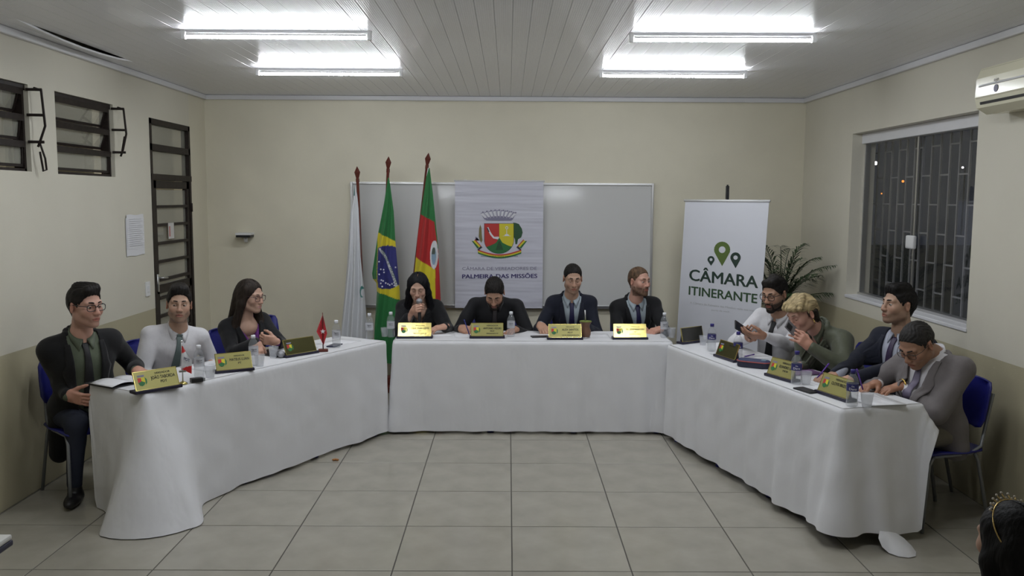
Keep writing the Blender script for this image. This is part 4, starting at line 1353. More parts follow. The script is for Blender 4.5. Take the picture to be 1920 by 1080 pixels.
part('body', MB().box((-0.075, -0.037, 0), (0.075, 0.037, 0.009), bev=0.003), M_black, ph)
sheet(PZ(823, 627, ZO) + (0, 0.05, 0), 0.1, 0.2, 0.28, 'white paper under the hand of the woman with the microphone', lines=0)
sheet(PZ(868, 631, ZO) + (0.02, 0.12, 0), 0.1, 0.2, 0.28, 'white paper under the writing man\'s hand', lines=5)
sheet(PZ(1120, 631, ZO) + (0, 0.05, 0), 0, 0.2, 0.2, 'white paper right of the mate gourd', lines=4)
sheet(TR.p(1.55, 0.22), aR, 0.3, 0.21, 'white printed sheet under the purple pen', lines=4, layers=2)
sheet(TR.p(0.95, 0.28), aR, 0.28, 0.20, 'white sheet beside the purple folder', lines=0)
c = TR.p(0.98, 0.35); fo = thing('folder', 'purple folder under the arm of the woman in olive green', 'folder', (c[0], c[1], ZO + 0.004), aR)
part('cover', MB().box((-0.15, -0.12, 0), (0.15, 0.12, 0.004)), mat('purple_card', (0.20, 0.11, 0.24), 0.5), fo)
sheet(TR.p(0.60, 0.27), aR, 0.3, 0.22, 'white sheet before the man in the navy suit on the right', lines=5)
sheet(TR.p(0.14, 0.30), aR - 0.1, 0.3, 0.22, 'white and blue printed sheets under the grey blazer man\'s hands', lines=6, layers=2)


def pen(a, b, label, m, name='pen'):
    a, b = np.array(a, float), np.array(b, float)
    t = thing(name, label, 'pen', a)
    d = b - a; n_ = np.linalg.norm(d); u_ = d / n_
    part('tip', MB().tube([(0, 0, 0), u_ * 0.012], [0.0008, 0.004], 8), M_alu, t, True)
    part('barrel', MB().tube([u_ * 0.012, u_ * n_], 0.0042, 8), m, t, True)
    part('cap', MB().tube([u_ * (n_ - 0.02), u_ * (n_ + 0.003)], 0.005, 8), m, t, True)


M_penp = mat('purple_pen', (0.10, 0.03, 0.30), 0.35); M_penb = mat('blue_pen', (0.02, 0.03, 0.20), 0.35)
a = PZ(1394, 669, ZO + 0.012); b = PZ(1416, 655 + 9, ZO + 0.012)
pen(a, a + unit(b - a) * 0.14, 'purple pen lying on the sheet by the pencil case', M_penp)

# pencil case
c = PZ(1410, 690, ZO)
pc = thing('pencil_case', 'navy pencil case with red piping on the right table', 'pencil case', (c[0] + 0.02, c[1] + 0.03, ZO), aR + 0.75)


def stadium(L_, W_, n=10):
    pts = []
    for k in range(n + 1):
        a = -math.pi / 2 + math.pi * k / n; pts.append((L_ / 2 - W_ / 2 + W_ / 2 * math.cos(a), W_ / 2 * math.sin(a)))
    for k in range(n + 1):
        a = math.pi / 2 + math.pi * k / n; pts.append((-L_ / 2 + W_ / 2 + W_ / 2 * math.cos(a), W_ / 2 * math.sin(a)))
    return pts


def loft(levels, M=None):
    mb = MB(); n = len(levels[0][0]); vs = []; fs = []
    for pts, z in levels: vs += [(x, y, z) for x, y in pts]
    for i in range(len(levels) - 1):
        for k in range(n):
            k2 = (k + 1) % n; fs.append((i * n + k, i * n + k2, (i + 1) * n + k2, (i + 1) * n + k))
    fs.append(tuple(range(n))[::-1]); fs.append(tuple((len(levels) - 1) * n + k for k in range(n)))
    return mb.add(vs, fs)


part('shell', loft([(stadium(0.215, 0.085), 0.0), (stadium(0.225, 0.095), 0.008), (stadium(0.225, 0.095), 0.038)]), mat('case_navy', (0.015, 0.017, 0.04), 0.6), pc)
part('piping', loft([(stadium(0.229, 0.099), 0.038), (stadium(0.229, 0.099), 0.044)]), mat('case_red', (0.42, 0.09, 0.08), 0.5), pc)
part('lid', loft([(stadium(0.222, 0.092), 0.044), (stadium(0.205, 0.08), 0.052), (stadium(0.17, 0.05), 0.054)]), mat('case_blue', (0.03, 0.04, 0.10), 0.6), pc)
part('patch', MB().box((0.05, -0.022, 0.050), (0.082, 0.014, 0.0555), bev=0.002), mat('case_patch', (0.16, 0.25, 0.32), 0.5), pc)

# small black eraser-like device
c = PZ(370, 716, ZO)
dv = thing('key_fob', 'small black device with a silver end by the bottle on the left table', 'device', (c[0], c[1], ZO), aL - 0.4)
part('body', MB().box((-0.04, -0.02, 0), (0.03, 0.02, 0.026), bev=0.004), M_black, dv)
part('end_cap', MB().box((0.03, -0.018, 0.002), (0.042, 0.018, 0.023), bev=0.002), M_grey, dv)

# table flags
c = PZ(343, 720, ZO)
tf_ = thing('table_flag', 'small white and red table flag lettered PDT on a gold base', 'table flag', (c[0], c[1], ZO), 0.5)
part('base', MB().lathe([(0, 0), (0.027, 0), (0.027, 0.006), (0.018, 0.012), (0.008, 0.016), (0.0, 0.016)], 16), M_gold, tf_, True)
part('pole', MB().tube([(0, 0, 0.014), (0, 0, 0.255)], 0.004, 8), M_alu, tf_, True)
part('finial', MB().sphere((0, 0, 0.258), 0.007, 8, 6), M_alu, tf_, True)
part('crosspiece', MB().box((-0.02, -0.005, 0.072), (0.02, 0.005, 0.082)), M_alu, tf_)
P = []; Cc = []
for i, v in enumerate(np.linspace(0, 1, 40)):
    row = []; rc_ = []
    for u in np.linspace(0, 1, 16):
        x = u * (0.012 + 0.045 * min(1, v * 2.2)) - 0.008 * v; z = 0.245 - 0.155 * v - 0.03 * u
        row.append((x, -0.006 - 0.008 * math.sin(u * 5 + v * 3), z))
        rc_.append(cR * 1.3 if (v + 0.25 * u < 0.36 and v + 0.1 * u > 0.07) or (v + 0.3 * u > 0.98) else cW * 1.1)
    P.append(row); Cc.append(rc_)
fc = part('cloth', vcol_mesh('cloth', np.array(P), np.array(Cc), M_flag, flip=True), M_flag, tf_)
tm = fit_text('PDT', 0.036, 0.018, 0.03)
part('lettering', MB().add([(q[0] * 0.9 + 0.024, -0.017, q[2] + 0.15 - 0.5 * (q[0] + 0.02)) for q in tm.v], tm.f), C_nav, fc)

c = PZ(606, 659, ZO)
tf2 = thing('table_flag', 'small red table flag with a white star on a wooden base', 'table flag', (c[0], c[1], ZO), 0.2)
part('base', MB().box((-0.035, -0.025, 0), (0.035, 0.025, 0.018), bev=0.005), M_wood, tf2)
part('pole', MB().tube([(0, 0, 0.016), (0, 0, 0.285)], [0.004, 0.003], 8), M_wood, tf2, True)
P = []; Cc = []
for v in np.linspace(0, 1, 30):
    row = []; rc_ = []
    wl, wr = interp([(-0.002, 0.0), (-0.045, 0.55), (-0.018, 0.8), (0.0, 1.0)], v), interp([(0.003, 0.0), (0.03, 0.62), (0.006, 1.0)], v)
    for u in np.linspace(0, 1, 14):
        row.append((wl + (wr - wl) * u, -0.007 - 0.010 * math.sin(u * 7 + v * 2), 0.268 - 0.215 * v))
        rc_.append(np.array([0.50, 0.02, 0.03]))
    P.append(row); Cc.append(rc_)
fc = part('cloth', vcol_mesh('cloth', np.array(P), np.array(Cc), M_flag, flip=True), M_flag, tf2)
st_ = MB().add([(0.0 + 0.02 * math.sin(a_) * (1 if k % 2 == 0 else 0.42), -0.019, 0.15 + 0.02 * math.cos(a_) * (1 if k % 2 == 0 else 0.42)) for k, a_ in enumerate(np.linspace(0, 2 * math.pi, 10, endpoint=False))], [tuple(range(9, -1, -1))])
part('star', st_, C_wht, fc)


# microphones
def microphone(a, b, label):
    """a: grille end, b: cable end"""
    a, b = np.array(a, float), np.array(b, float)
    t = thing('microphone', label, 'microphone', a)
    u_ = unit(b - a); n_ = np.linalg.norm(b - a)
    part('grille', MB().sphere((0, 0, 0), 0.026, 14, 10), mat('mic_mesh', (0.34, 0.34, 0.36), 0.45, metal=0.7, bump=(500, 0.6, 0.003)), t, True)
    part('collar', MB().tube([u_ * 0.018, u_ * 0.03], [0.0245, 0.022], 14), M_black, t, True)
    part('handle', MB().tube([u_ * 0.03, u_ * 0.06, u_ * n_], [0.021, 0.016, 0.011], 12), M_black, t, True)


a = PZ(527, 664, ZO + 0.026)
microphone(a, a + TL.n * 0.19 + TL.u * 0.06, 'microphone lying on the left table beside the plastic cups')

# mate gourd
c = PZ(1098, 634, ZO)
mg = thing('mate_gourd', 'wooden mate gourd with green filling and metal straw before the navy suited man', 'mate gourd', (c[0], c[1] + 0.02, ZO))
part('gourd', MB().lathe([(0, 0), (0.03, 0.002), (0.042, 0.025), (0.044, 0.055), (0.033, 0.085), (0.034, 0.105), (0.048, 0.128), (0.050, 0.132), (0.044, 0.131), (0.03, 0.11), (0, 0.108)], 20),
     mat('gourd_leather', (0.17, 0.085, 0.05), 0.5), mg, True)
part('mate_filling', MB().lathe([(0, 0.128), (0.05, 0.130), (0.048, 0.137), (0.02, 0.139), (0, 0.139)], 18), mat('mate_green', (0.16, 0.20, 0.04), 0.9, bump=(200, 0.6)), mg, True)
part('straw', MB().tube([(0.0, 0, 0.12), (-0.006, 0, 0.225)], [0.0045, 0.0055], 8), M_alu, mg, True)
part('stand_ring', MB().lathe([(0.028, 0), (0.036, 0), (0.036, 0.008), (0.028, 0.008)], 16, cap=False), M_alu, mg, True)
# ================================================================== PEOPLE
V = lambda *a: np.array(a, float)


class Field:
    """smooth union of simple solids sampled on a grid and skinned with surface nets"""
    def __init__(s): s.p = []

    def cone(s, a, b, ra, rb, k=0.02, sub=False):
        a, b = np.array(a, float), np.array(b, float); ba = b - a; L2 = max(1e-9, ba @ ba); r = max(ra, rb)
        def f(X):
            t = np.clip(((X - a) @ ba) / L2, 0, 1)
            return np.linalg.norm(X - a - t[..., None] * ba, axis=-1) - (ra + (rb - ra) * t)
        s.p.append((f, np.minimum(a, b) - r, np.maximum(a, b) + r, k, sub)); return s

    def ell(s, c, r, M=None, k=0.02, sub=False):
        c = np.array(c, float); r = np.array(r, float); M = np.eye(3) if M is None else np.array(M)
        e = np.sqrt(((M * r) ** 2).sum(1))
        def f(X):
            q = (X - c) @ M
            k0 = np.linalg.norm(q / r, axis=-1); k1 = np.linalg.norm(q / (r * r), axis=-1) + 1e-9
            return k0 * (k0 - 1) / k1
        s.p.append((f, c - e, c + e, k, sub)); return s

    def box(s, c, r, M=None, rd=0.005, k=0.01, sub=False):
        c = np.array(c, float); r = np.array(r, float); M = np.eye(3) if M is None else np.array(M)
        e = (np.abs(M) * r).sum(1)
        def f(X):
            q = np.abs((X - c) @ M) - (r - rd)
            return np.linalg.norm(np.maximum(q, 0), axis=-1) + np.minimum(q.max(-1), 0) - rd
        s.p.append((f, c - e, c + e, k, sub)); return s

    def eval(s, X):
        D = np.full(X.shape[:-1], 0.2)
        for f, lo, hi, k, sub in s.p:
            d = f(X)
            D = s._mix(D, d, k, sub)
        return D

    @staticmethod
    def _mix(D, d, k, sub):
        if sub:
            h = np.maximum(k - np.abs(D + d), 0) / k
            return np.maximum(D, -d) + h * h * k * 0.25
        h = np.maximum(k - np.abs(D - d), 0) / k
        return np.minimum(D, d) - h * h * k * 0.25

    def mesh(s, h, post=None):
        lo = np.min([p[1] for p in s.p if not p[4]], 0) - 2.5 * h - 0.01
        hi = np.max([p[2] for p in s.p if not p[4]], 0) + 2.5 * h + 0.01
        n = np.ceil((hi - lo) / h).astype(int) + 1
        ax = [lo[i] + h * np.arange(n[i]) for i in range(3)]
        D = np.full(n, 0.2, np.float32)
        for f, a, b, k, sub in s.p:
            i0 = np.maximum(0, np.floor((a - k - 2 * h - lo) / h).astype(int)); i1 = np.minimum(n, np.ceil((b + k + 2 * h - lo) / h).astype(int) + 1)
            if np.any(i1 <= i0): continue
            sl = tuple(slice(i0[i], i1[i]) for i in range(3))
            X = np.stack(np.meshgrid(*[ax[i][sl[i]] for i in range(3)], indexing='ij'), -1)
            D[sl] = s._mix(D[sl], f(X), k, sub)
        if post is not None:
            X = np.stack(np.meshgrid(*ax, indexing='ij'), -1)
            D = post(D, X)
        return nets(D, lo, h)


def nets(D, lo, h):
    D = np.asarray(D, np.float32)
    S = D < 0
    c = sum(S[i:S.shape[0] - 1 + i, j:S.shape[1] - 1 + j, k:S.shape[2] - 1 + k].astype(np.int8) for i in (0, 1) for j in (0, 1) for k in (0, 1))
    act = (c > 0) & (c < 8)
    idx = np.full(act.shape, -1, np.int64); cells = np.argwhere(act); idx[act] = np.arange(len(cells))
    P = np.zeros((len(cells), 3)); W = np.zeros(len(cells))
    cor = [(i, j, k) for i in (0, 1) for j in (0, 1) for k in (0, 1)]
    for a in cor:
        for ax in range(3):
            if a[ax]: continue
            b = list(a); b[ax] = 1
            da = D[cells[:, 0] + a[0], cells[:, 1] + a[1], cells[:, 2] + a[2]]; db = D[cells[:, 0] + b[0], cells[:, 1] + b[1], cells[:, 2] + b[2]]
            m = (da < 0) != (db < 0)
            t = np.where(m, da / np.where(m, da - db, 1), 0)
            q = np.tile(np.array(a, float), (len(cells), 1)); q[:, ax] = t
            P[m] += q[m]; W[m] += 1
    P = (cells + P / np.maximum(W, 1)[:, None]) * h + lo
    F = []
    for ax in range(3):
        o1, o2 = (ax + 1) % 3, (ax + 2) % 3
        A = np.moveaxis(S, (ax, o1, o2), (0, 1, 2)); I = np.moveaxis(idx, (ax, o1, o2), (0, 1, 2))
        m = A[:-1, 1:-1, 1:-1] != A[1:, 1:-1, 1:-1]
        q = np.argwhere(m)
        if not len(q): continue
        i, j, k = q[:, 0], q[:, 1] + 1, q[:, 2] + 1
        f = np.stack([I[i, j - 1, k - 1], I[i, j, k - 1], I[i, j, k], I[i, j - 1, k]], 1)
        fl = ~A[i, j, k]
        f[fl] = f[fl][:, ::-1]
        F.append(f)
    F = np.concatenate(F) if F else np.zeros((0, 4), int)
    F = F[(F >= 0).all(1)]
    return P, F


def np_mesh(name, P, F, mats, col=None, smooth=True, mi=None):
    me = bpy.data.meshes.new(name)
    me.vertices.add(len(P)); me.vertices.foreach_set('co', np.asarray(P, np.float32).ravel())
    nf = len(F); me.loops.add(nf * 4); me.polygons.add(nf)
    me.loops.foreach_set('vertex_index', np.asarray(F, np.int32).ravel())
    me.polygons.foreach_set('loop_start', np.arange(0, nf * 4, 4, dtype=np.int32))
    for m in (mats if isinstance(mats, list) else [mats]): me.materials.append(m)
    if mi is not None: me.polygons.foreach_set('material_index', np.asarray(mi, np.int32))
    me.polygons.foreach_set('use_smooth', np.ones(nf, bool))
    me.update(calc_edges=True); me.validate()
    if col is not None:
        at = me.color_attributes.new('Col', 'FLOAT_COLOR', 'POINT')
        at.data.foreach_set('color', np.column_stack([col, np.ones(len(col))]).astype(np.float32).ravel())
    return me


def rot(yaw, pitch, roll=0.0):
    """head frame columns: left, back, up.  yaw turns the face from -Y towards +X, pitch>0 looks down"""
    y, p, r = R(yaw), R(pitch), R(roll)
    Rz = np.array([[math.cos(y), -math.sin(y), 0], [math.sin(y), math.cos(y), 0], [0, 0, 1]])
    Rx = np.array([[1, 0, 0], [0, math.cos(p), -math.sin(p)], [0, math.sin(p), math.cos(p)]])
    Ry = np.array([[math.cos(r), 0, math.sin(r)], [0, 1, 0], [-math.sin(r), 0, math.cos(r)]])
    return Rz @ Rx @ Ry


M_skin = mat('skin', (0.5, 0.3, 0.22), 0.5, attr='Col', bump=(180, 0.05, 0.002), spec=0.4)
M_eyew = mat('eye_white', (0.55, 0.53, 0.50), 0.25); M_iris = mat('eye_iris', (0.02, 0.012, 0.008), 0.2)


def fabric(name, col, rough=0.8, wr=0.4, sheen=0.1):
    return mat('cloth_' + name, col, rough, bump=(14, wr, 0.014, 1.5), var=0.03, vscale=120, sheen=sheen, spec=0.25)


def hairmat(name, col, st=(1, 1, 1)):
    return mat('hair_' + name, col, 0.6, bump=(110, 0.55, 0.006), var=0.5, vscale=60, stretch=st, spec=0.2)


def hand_field(F, wrist, f, pn, side, curl, thumb=(0.5, 0.4), spread=0.10, sc=1.0, k=0.006):
    """f: finger direction, pn: palm normal, side: +1 thumb lies towards cross(f,pn)... returns fingertip positions"""
    f = unit(f); pn = np.array(pn, float); pn = unit(pn - f * (pn @ f)); sd = np.cross(f, pn) * side
    M = np.array([f, sd, pn]).T
    w = np.array(wrist, float)
    F.cone(w - f * 0.012, w + f * 0.02, 0.0225 * sc, 0.025 * sc, 0.02)
    F.box(w + f * 0.05 * sc, (0.046 * sc, 0.039 * sc, 0.0145 * sc), M, 0.013 * sc, 0.02)
    tips = []
    L_ = [(0.040, 0.026, 0.021), (0.044, 0.029, 0.022), (0.041, 0.027, 0.021), (0.032, 0.020, 0.019)]
    for i in range(4):
        o = (1.5 - i) * 0.0195 * sc
        b = w + f * (0.090 - 0.004 * abs(i - 1.2)) * sc + sd * o
        yaw = (1.5 - i) * spread
        d0 = unit(f * math.cos(yaw) + sd * math.sin(yaw))
        ang = 0.0; cu = curl[i] if hasattr(curl[0], '__len__') else curl
        p = b - f * 0.02 * sc; rr = [0.0098, 0.009, 0.0082, 0.0070]
        q = b
        F.cone(p, q, 0.0105 * sc, rr[0] * sc, k)
        for j in range(3):
            ang += cu[j]
            d = d0 * math.cos(ang) + pn * math.sin(ang)
            e = q + d * L_[i][j] * sc
            F.cone(q, e, rr[j] * sc * (0.9 if i == 3 else 1), rr[j + 1] * sc * (0.9 if i == 3 else 1), k)
            q = e
        tips.append(q)
    tb = w + f * 0.022 * sc + sd * 0.026 * sc + pn * 0.006
    a1, a2 = thumb
    d = unit(f * 0.75 + sd * math.cos(a1) * 0.75 + pn * math.sin(a1) * 0.9)
    t1 = tb + d * 0.045 * sc
    d2 = unit(d + (-sd) * a2 + f * 0.25 + pn * a2 * 0.4)
    t2 = t1 + d2 * 0.034 * sc; t3 = t2 + unit(d2 - sd * a2 * 0.6) * 0.024 * sc
    F.cone(tb, t1, 0.0165 * sc, 0.012 * sc, 0.012); F.cone(t1, t2, 0.0115 * sc, 0.010 * sc, k); F.cone(t2, t3, 0.010 * sc, 0.008 * sc, k)
    tips.append(t3)
    return tips


def ik(s, w, pole, a, b):
    d = w - s; L_ = np.linalg.norm(d)
    if L_ > (a + b) * 0.995:
        g = L_ / ((a + b) * 0.995); a *= g; b *= g
    u = d / L_
    x = (a * a - b * b + L_ * L_) / (2 * L_); y = math.sqrt(max(0, a * a - x * x))
    p = pole - u * (pole @ u); p = unit(p)
    return s + u * x + p * y


def wrinkle(P, amp, seed, fr=(18, 34)):
    rng = np.random.RandomState(seed); n = np.zeros(len(P))
    for k in range(7):
        d = unit(rng.normal(size=3)); n += np.sin(P @ d * rng.uniform(*fr) + rng.uniform(0, 6.28) + 1.3 * np.sin(P @ unit(rng.normal(size=3)) * 14))
    return n * amp / 3


def vnormals(P, F):
    a = np.cross(P[F[:, 2]] - P[F[:, 0]], P[F[:, 3]] - P[F[:, 1]])
    N = np.zeros_like(P)
    for k in range(4): np.add.at(N, F[:, k], a)
    return N / (np.linalg.norm(N, axis=1)[:, None] + 1e-9)


SKIN = {'fair': (0.50, 0.315, 0.235), 'pink': (0.50, 0.285, 0.215), 'tan': (0.40, 0.235, 0.16), 'olive': (0.43, 0.27, 0.19), 'brown': (0.33, 0.18, 0.115)}


def person(label, pelvis, head, hyaw, hpitch, byaw, hroll=0.0, skin='fair', hair=None, haircol=(0.012, 0.009, 0.008), beard=0.0, beardcol=None,
           glasses=None, hs=1.0, width=1.0, outer=None, shirt=None, tie=None, hands=None, gaze=0.0, lid=0.25, female=False, collar=True,
           belly=0.0, legs=None, vdepth=0.10, vw=0.075, seed=1, smile=0.0, mouth_open=0.0, earring=False, tieclip=False, long_coat=False,
           sleeve_cuff=None, trouser=(0.015, 0.015, 0.018), neck_skin=False, arm=0.0, cut_open=0.0, nbz=0.0, lapel=0.062, strand=None):
    root = thing('person', label, 'person', (pelvis[0], pelvis[1], 0))
    O = V(pelvis[0], pelvis[1], 0)
    pv = V(0, 0, 0.55 if len(pelvis) < 3 else pelvis[2])
    H_ = np.array(head, float) - O
    RH = rot(hyaw, hpitch, hroll)
    hl = lambda x, y, z: H_ + RH @ (V(x, y, z) * hs)
    by = R(byaw); f0 = V(math.sin(by), -math.cos(by), 0)
    # base of the neck: below the head, a little behind it
    nb = H_ + RH @ (V(0, 0.035, -0.105) * hs) + V(0, 0, -0.055 + nbz) - f0 * (0.022 + nbz * 0.5)
    au = unit(nb - pv); Lt = np.linalg.norm(nb - pv)
    af = unit(f0 - au * (f0 @ au)); ax = np.cross(au, af)
    sc = Lt / 0.52
    TB = np.array([ax, af, au]).T
    T_ = lambda x, f, u: pv + ax * x * width + af * f + au * u * sc
    shw = 0.142 if female else 0.163
    SH = {s: T_(s * shw, -0.008, 0.418) for s in (-1, 1)}     # -1 = right hand side, +1 = left
    hands = hands or {}
    la, lb = (0.27, 0.235) if female else (0.295, 0.25)
    WR, EL = {}, {}
    for s in (-1, 1):
        hd = hands.get(s, dict(w=T_(s * 0.14, 0.32, 0.16) + O))
        WR[s] = np.array(hd['w'], float) - O
        pole = hd.get('pole', ax * s * 0.55 - au * 0.8 - af * 0.35)
        EL[s] = ik(SH[s], WR[s], np.array(pole, float), la, lb)

    # ---------------- head, face and neck
    F = Field()
    g = lambda *a: hl(*a)
    E = lambda c, r, k=0.02, sub=False, M=None: F.ell(g(*c), np.array(r) * hs, RH if M is None else RH @ M, k, sub)
    C = lambda a, b, ra, rb, k=0.015, sub=False: F.cone(g(*a), g(*b), ra * hs, rb * hs, k, sub)
    jw = 0.92 if female else 1.0
    E((0, 0.014, 0.030), (0.0745, 0.097, 0.083))
    E((0, -0.022, -0.035), (0.062 * jw, 0.066, 0.078), 0.03)
    for s in (-1, 1):
        C((s * 0.049 * jw, 0.004, -0.070), (s * 0.016, -0.064, -0.103), 0.020, 0.017, 0.03)
        C((s * 0.014, -0.083, 0.019), (s * 0.044, -0.072, 0.021), 0.0095, 0.009, 0.02)
        E((s * 0.040, -0.060, -0.030), (0.024, 0.024, 0.026), 0.025)
        E((s * 0.0125, -0.0995, -0.039), (0.0085, 0.011, 0.008), 0.008)
    E((0, -0.076, -0.102), (0.020, 0.016, 0.015), 0.025)
    C((0, -0.086, 0.010), (0, -0.110, -0.034), 0.0085, 0.0115, 0.014)
    for s in (-1, 1):
        E((s * 0.031, -0.094, -0.002), (0.017, 0.014, 0.0125), 0.012, True)
    E((0, -0.083, -0.068), (0.030, 0.016, 0.020), 0.02)
    C((-0.018 - 0.004 * smile, -0.093, -0.0665 + 0.004 * smile), (0.018 + 0.004 * smile, -0.093, -0.0665 + 0.004 * smile), 0.0035, 0.0035, 0.006)
    C((0, -0.0965, -0.0645), (0, -0.0955, -0.066), 0.0048, 0.0048, 0.006)
    C((-0.013, -0.0945, -0.0765 - 0.004 * mouth_open), (0.013, -0.0945, -0.0765 - 0.004 * mouth_open), 0.0052, 0.0052, 0.006)
    C((-0.022, -0.1005, -0.0715), (0.022, -0.1005, -0.0715), 0.0032, 0.0032, 0.003, True)
    for s in (-1, 1):
        Me = np.array([[math.cos(0.35 * s), -math.sin(0.35 * s), 0], [math.sin(0.35 * s), math.cos(0.35 * s), 0], [0, 0, 1]])
        E((s * 0.078, 0.014, -0.012), (0.008, 0.019, 0.031), 0.010, False, Me)
        E((s * 0.085, 0.008, -0.010), (0.006, 0.010, 0.018), 0.006, True, Me)
    nr = 0.047 if female else 0.055
    F.cone(g(0, 0.020, -0.05), T_(0, 0.005, 0.50), nr * hs, (nr + 0.004), 0.025)
    F.cone(T_(0, 0.005, 0.50), T_(0, 0.0, 0.44), nr + 0.004, 0.075, 0.03)
    if neck_skin:
        F.ell(T_(0, 0.02, 0.405), (0.10, 0.078, 0.075), TB, 0.03)
    P, Q = F.mesh(0.0036 * hs)
    q = (P - H_) @ RH / hs
    x, y, z = np.abs(q[:, 0]), q[:, 1], q[:, 2]
    base = np.array(SKIN[skin]); col = np.tile(base, (len(P), 1))
    def mixc(m, c): 
        col[:] = col * (1 - m[:, None]) + np.array(c) * m[:, None]
    red = np.exp(-((x - 0.042) / 0.02) ** 2 - ((z + 0.03) / 0.02) ** 2) * (y < -0.03) + np.exp(-(x / 0.016) ** 2 - ((z + 0.032) / 0.018) ** 2) * (y < -0.09)
    mixc(np.clip(red, 0, 1) * 0.30, base * np.array([1.08, 0.72, 0.70]))
    mixc(((x > 0.072) & (z > -0.05) & (z < 0.03)) * 0.35, base * np.array([1.1, 0.7, 0.65]))
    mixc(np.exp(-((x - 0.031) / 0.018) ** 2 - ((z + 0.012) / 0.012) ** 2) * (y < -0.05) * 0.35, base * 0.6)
    bc = np.array(beardcol or haircol)
    if beard:
        jl = smooth01(-z, 0.035 + 0.10 * np.clip((-y - 0.02), 0, 0.08) * 0.0 + np.clip((-y - 0.03) * 0.35, 0, 0.02), 0.062) * (z > -0.135) * (y < 0.028)
        mo = np.exp(-((z + 0.054) / 0.008) ** 2) * (x < 0.034) * (y < -0.075)
        m = np.clip(np.maximum(jl, mo), 0, 1)
        rs = np.random.RandomState(seed).uniform(0.8, 1.0, len(P))
        mixc(m * min(beard, 1.0) * rs, bc)
    lips = ((x < 0.023 + 0.004 * smile) & (y < -0.084) & (np.abs(z + 0.0715 - 0.02 * smile * x) < 0.0105 * (1 - (x / 0.030) ** 2)))
    mixc(lips * 0.75, base * np.array([0.86, 0.48, 0.46]) if not female else V(0.36, 0.10, 0.10))
    ml = (x < 0.024) & (y < -0.078) & (np.abs(z + 0.0712) < 0.0024)
    mixc(ml * 0.85, (0.10, 0.03, 0.03) if smile < 1 else (0.55, 0.5, 0.47))
    bodyP, bodyF, bodyC = [P], [Q], [col]
    # ---------------- hands with forearms
    grips = {}
    for s in (-1, 1):
        hd = hands.get(s, {})
        fa = unit(WR[s] - EL[s])
        fdir = np.array(hd.get('f', fa * 0.9 + af * 0.2), float); pn = np.array(hd.get('p', V(0, 0, -1)), float)
        curl = hd.get('curl', (0.25, 0.35, 0.25))
        F = Field()
        F.cone(EL[s] * 0.25 + WR[s] * 0.75, WR[s], 0.024 if not female else 0.021, 0.024 if not female else 0.021, 0.02)
        fd = unit(fdir); pp_ = unit(pn - fd * (pn @ fd))
        want = hd.get('thumb_dir', -ax * s + af * 0.0)
        sgn = 1 if np.cross(fd, pp_) @ np.array(want, float) > 0 else -1
        tips = hand_field(F, WR[s], fdir, pn, sgn, curl, hd.get('thumb', (0.5, 0.4)), hd.get('spread', 0.08), 0.92 if female else 1.0)
        P, Q = F.mesh(0.0036)
        c = np.tile(base * np.array([1.02, 0.92, 0.88]), (len(P), 1))
        for tp in tips:
            c *= (1 - 0.10 * np.exp(-(np.linalg.norm(P - tp, axis=1) / 0.012) ** 2))[:, None]
        bodyF.append(Q + sum(len(b) for b in bodyP)); bodyP.append(P); bodyC.append(c)
        grips[s] = (WR[s] + O, fd, pp_, [t_ + O for t_ in tips])
    # plain torso under the clothes keeps the figure whole
    F = Field()
    F.ell(T_(0, 0, 0.05), (0.14, 0.10, 0.12), TB, 0.05); F.ell(T_(0, 0, 0.22), (0.12, 0.085, 0.17), TB, 0.05); F.ell(T_(0, 0, 0.38), (0.125, 0.08, 0.10), TB, 0.05)
    for s in (-1, 1):
        F.cone(T_(0, 0, 0.42), SH[s], 0.05, 0.04, 0.03); F.cone(SH[s], EL[s], 0.04, 0.035, 0.02); F.cone(EL[s], EL[s] * 0.3 + WR[s] * 0.7, 0.033, 0.028, 0.02)
    P, Q = F.mesh(0.016)
    bodyF.append(Q + sum(len(b) for b in bodyP)); bodyP.append(P); bodyC.append(np.tile(base, (len(P), 1)))
    body = link('body', np_mesh('body', np.concatenate(bodyP), np.concatenate(bodyF), M_skin, np.concatenate(bodyC)), root)

    # ---------------- eyes
    def local_mb(fn, name, m, parent=body, smooth=True):
        mb = MB(); fn(mb); mb.v = [tuple(hl(*p)) for p in mb.v]
        return part(name, mb, m, parent, smooth)
    for s in (-1, 1):
        c = V(s * 0.031, -0.0735, -0.001)
        local_mb(lambda mb: mb.sphere(c, 0.0122, 14, 10), 'eye', M_eyew)
        gz = unit(V(gaze * 1.0, -1, -math.tan(R(8 + 25 * (lid > 0.5)))))
        ic = c + gz * 0.0105
        local_mb(lambda mb: mb.sphere(ic, (0.0056, 0.0034, 0.0058), 10, 8), 'iris', M_iris)
        # lids
        def lids(mb):
            for (e0, e1) in ((R(78) * (1 - lid) - R(48) , R(110)), (R(-110), R(-24))):
                rows = []
                for e in np.linspace(e0, e1, 7):
                    rows.append([c + 0.0136 * V(math.sin(a) * math.cos(e), -math.cos(a) * math.cos(e), math.sin(e)) for a in np.linspace(-1.45, 1.45, 12)])
                mb.grid(np.array(rows), flip=False)
        lc = base * 0.88
        local_mb(lids, 'eyelid', mat('eyelid_' + skin, tuple(lc), 0.5))
        br_ = [(s * 0.013, -0.0940, 0.0225), (s * 0.024, -0.0918, 0.0255), (s * 0.037, -0.0832, 0.0255), (s * 0.049, -0.0700, 0.0190)]
        if female: rr_ = [0.0022, 0.0026, 0.0022, 0.001]
        else: rr_ = [0.0034, 0.0044, 0.0038, 0.0016]
        local_mb(lambda mb: mb.tube(br_, rr_, 6, flat=1.0), 'eyebrow', hairmat('brow_%d' % seed, tuple(np.array(haircol if sum(haircol) < 0.3 else (0.10, 0.07, 0.04)) * 1.0)))
